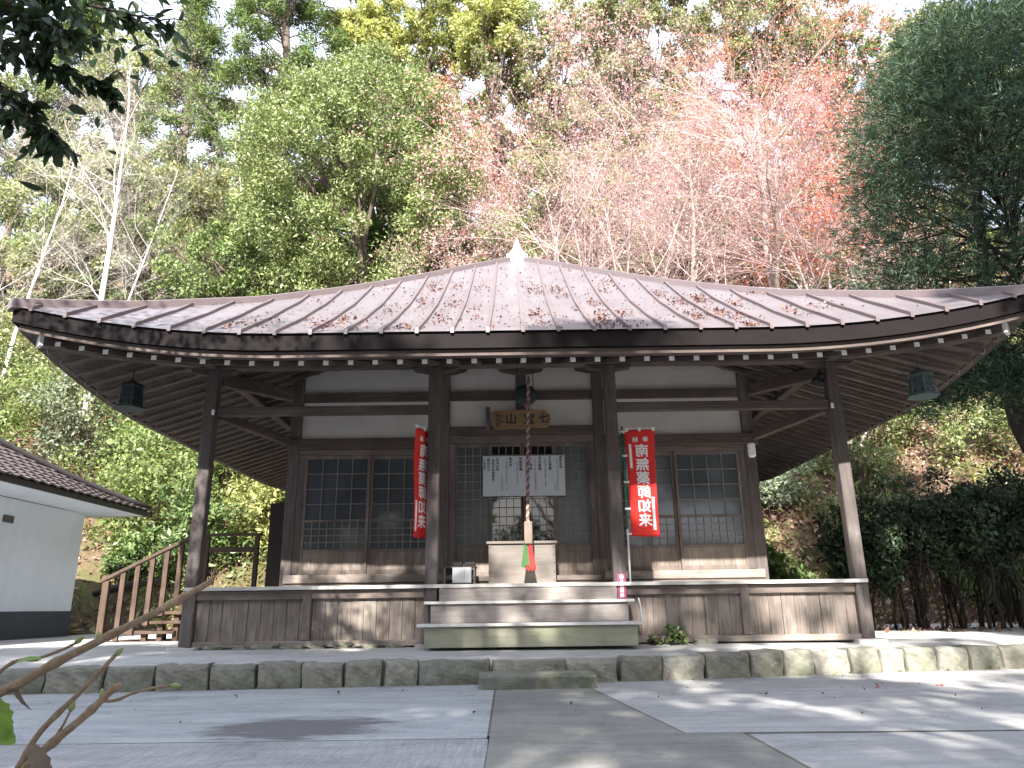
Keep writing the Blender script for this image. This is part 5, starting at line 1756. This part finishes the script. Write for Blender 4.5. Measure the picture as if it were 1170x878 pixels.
# --- leafless shrub close to the viewer at the lower left
def near_shrub():
    rng = np.random.default_rng(901)
    t = thing('bare_shrub', 'leafless shrub with budded tan twigs close up at the lower left corner', 'shrub', (-1.25, 1.55, 0))
    m = MB()
    def tw(pts, r0, r1, buds=True):
        pts = [Vector(p) for p in pts]
        P_, Rr = [], []
        n = 26
        nodes = [i * 5 + 3 for i in range(5)]
        for i in range(n + 1):
            s = i / n * (len(pts) - 1); k = min(int(s), len(pts) - 2)
            p0, p1, p2, p3 = pts[max(k - 1, 0)], pts[k], pts[k + 1], pts[min(k + 2, len(pts) - 1)]
            u = s - k
            P_.append(.5 * ((2 * p1) + (p2 - p0) * u + (2 * p0 - 5 * p1 + 4 * p2 - p3) * u * u + (3 * p1 - p0 - 3 * p2 + p3) * u ** 3))
            Rr.append((r0 + (r1 - r0) * i / n) * (1.28 if i in nodes else 1))
        m.tube(P_, Rr, 9)
        return P_, Rr
    a, _ = tw([(-1.5, 1.6, .40), (-1.22, 1.6, .50), (-1.03, 1.6, .562), (-.93, 1.6, .615), (-.84, 1.6, .66), (-.73, 1.6, .715), (-.628, 1.6, .772)], .0115, .0062)
    b, _ = tw([(-1.3, 1.55, -.05), (-1.12, 1.58, .2), (-.985, 1.6, .40), (-.94, 1.6, .485), (-.87, 1.6, .56), (-.81, 1.6, .628)], .0085, .004)
    c, _ = tw([(-1.28, 1.56, -.05), (-1.1, 1.58, .22), (-.965, 1.6, .415), (-.91, 1.6, .468), (-.85, 1.6, .52), (-.81, 1.6, .560), (-.79, 1.6, .572)], .0098, .0062)
    d, _ = tw([(-.83, 1.6, .545), (-.80, 1.6, .543), (-.76, 1.6, .558), (-.72, 1.6, .566), (-.69, 1.6, .569)], .0034, .0022)
    e, _ = tw([(-1.2, 1.62, .42), (-1.05, 1.62, .60), (-.98, 1.62, .622), (-.93, 1.62, .640), (-.905, 1.62, .652)], .004, .0028)
    g, _ = tw([(-.935, 1.6, .44), (-.90, 1.6, .49), (-.885, 1.6, .525)], .003, .002)
    m.build('twigs', M['twig'], t, smooth=True)
    for p, ax in ((a[22], (.6, 0, .8)), (a[12], (.9, 0, .3)), (a[17], (-.2, 0, 1)), (e[-1], (.7, 0, .7)), (b[-1], (.7, 0, .7)), (c[20], (-.3, 0, 1)), (d[-1], (1, 0, 0)), (g[-1], (.3, 0, 1))):
        ax = Vector(ax).normalized()
        p = Vector(p)
        MB().tube([p, p + ax * .006, p + ax * .013, p + ax * .020], [.004, .0065, .005, .001], 8).build('bud', M['bud'], t, smooth=True)
    # a few leaves
    def leafblade(p, ax, nrm, L, Wd, mat, nm):
        ax, nrm = Vector(ax).normalized(), Vector(nrm)
        nrm = (nrm - ax * nrm.dot(ax)).normalized(); sd = ax.cross(nrm)
        vs, fs = [], []
        n = 10
        for i in range(n + 1):
            u = i / n
            w = Wd * math.sin(math.pi * min(1, u * .93 + .05)) ** .8 * (1 - .25 * u) * (1 + (.14 if i % 2 else -.06))
            cpos = Vector(p) + ax * L * u - nrm * L * .25 * u * u
            vs += [cpos - sd * w + nrm * w * .3, cpos, cpos + sd * w + nrm * w * .3]
        for i in range(n):
            q = i * 3
            fs += [(q, q + 1, q + 4, q + 3), (q + 1, q + 2, q + 5, q + 4)]
        MB().add(vs, fs).build(nm, M[mat], t, smooth=True)
    leafblade((-1.015, 1.55, .555), (.45, 0, -.9), (.3, -1, .2), .085, .03, 'near_leaf', 'leaf')
    leafblade((-1.025, 1.56, .515), (.75, 0, -.5), (.2, -1, .3), .07, .026, 'near_leaf', 'leaf')
    leafblade((-1.005, 1.60, .585), (.25, .2, -.95), (-.8, -1, .2), .07, .016, 'near_leaf_brown', 'leaf')
    leafblade((-.93, 1.56, .470), (.6, -.1, -.65), (.5, -.7, .6), .085, .018, 'near_leaf_brown', 'leaf')
    leafblade((-.99, 1.56, .412), (.9, 0, -.1), (.1, -.6, .9), .06, .016, 'near_leaf', 'leaf')
    leafblade((-1.01, 1.6, .615), (.9, 0, .35), (0, -.5, .9), .05, .010, 'near_leaf', 'leaf')
M['bud'] = plain('green_bud', (.22, .25, .09), .6)
def blade_mat(name, col):
    m, nt, p, out = new_mat(name)
    n = noise(nt, coords(nt), 40, 4, .6)
    c = ramp(nt, n, [(.3, tuple(x * .75 for x in col)), (.7, tuple(x * 1.2 for x in col))])
    nt.links.new(c, p.inputs['Base Color']); p.inputs['Roughness'].default_value = .5
    t = nd(nt, 'ShaderNodeBsdfTranslucent'); nt.links.new(c, t.inputs['Color'])
    ms = nd(nt, 'ShaderNodeMixShader'); ms.inputs[0].default_value = .35
    nt.links.new(p.outputs[0], ms.inputs[1]); nt.links.new(t.outputs[0], ms.inputs[2]); nt.links.new(ms.outputs[0], out.inputs['Surface'])
    return m
M['near_leaf'] = blade_mat('fresh_green_leaf', (.20, .32, .05))
M['near_leaf_brown'] = blade_mat('withered_leaf', (.16, .12, .085))
near_shrub()

# --- trees on the south side of the courtyard: they throw the dappled shade
south = [(-15.5, -7, 7.6, 3.4, 5.2, 60, 1), (-11.0, -6.2, 7.6, 3.2, 5.2, 62, 1), (-7.0, -6.6, 7.5, 3.0, 5.2, 80, 1), (-3.6, -6.0, 7.4, 3.0, 5.2, 95, 1.1), (-.9, -6.6, 8.0, 2.5, 5.4, 52, .85), (2.2, -6.2, 7.4, 2.5, 5.4, 29, .8),
         (5.2, -6.8, 7.2, 2.7, 5.2, 26, .8), (8.6, -6.0, 7.6, 2.9, 5.4, 56, .9), (12.2, -6.6, 8.0, 3.2, 5.6, 60, 1), (16.2, -6.4, 8.0, 3.2, 5.8, 60, 1)]
south = [(a - .3,) + t for a, *t in [(q[0],) + q[1:] for q in south] for t in [tuple(t)]]
for i, (x, y, zc, rx, rz, nc, dens) in enumerate(south):
    leafy_tree('courtyard_tree', f'shade tree south of the courtyard, {ORD[i]} from the west', 'tree', (x, y, 0), (x, y, zc), (rx, 2.0, rz), nc, 1.3, int(190 * dens), .26, G_MID + G_DARK, 400 + i, 'leaf', 'bark',
               group='shade trees south of the courtyard', r0=.2, fmin=.3, lump=.22, n_limb=30)
for i, (x, zc) in enumerate(((-16.5, 7.0), (-12.4, 7.2), (-8.6, 6.8), (-5.6, 6.2))):
    leafy_tree('courtyard_tree', f'second row shade tree south of the courtyard, {ORD[i]} from the west', 'tree', (x, -9.5, 0), (x, -9.5, zc + 1.0), (2.8, 1.8, 6.0), 60, 1.3, 200, .26, G_MID + G_DARK, 420 + i, 'leaf', 'bark',
               group='shade trees south of the courtyard', r0=.2, fmin=.2, lump=.22, n_limb=30)
# unseen bushes added so the door glass reflects something dark
for i in range(9):
    shrub('added_bush', f'unseen dense bush added south of the courtyard to darken reflections, {ORD[i]} from the west', -20 + i * 4.6, -12.5, 0, 2.7, 1.4, 1.9, 3600, .22, G_DARK + G_MID[:1], 450 + i, 'leaf', 6, 'unseen bushes added to darken reflections', .05)
for i, (x, y, zc, rx, rz) in enumerate(((11.6, 3.2, 8.0, 2.8, 4.6), (7.6, -2.2, 12.6, 2.6, 5.8), (15.2, 7.5, 6.4, 2.8, 3.8), (7.3, 2.0, 8.8, 1.4, 2.2))):
    leafy_tree('courtyard_tree', f'tall leafy tree east of the courtyard, {ORD[i]} in its row', 'tree', (x, y, 0), (x, y, zc), (rx, rx, rz), 95, 1.3, 200, .26, G_MID + G_DARK, 430 + i, 'leaf', 'bark',
               group='tall trees east of the courtyard', r0=.24, fmin=.3, lump=.2, n_limb=40)
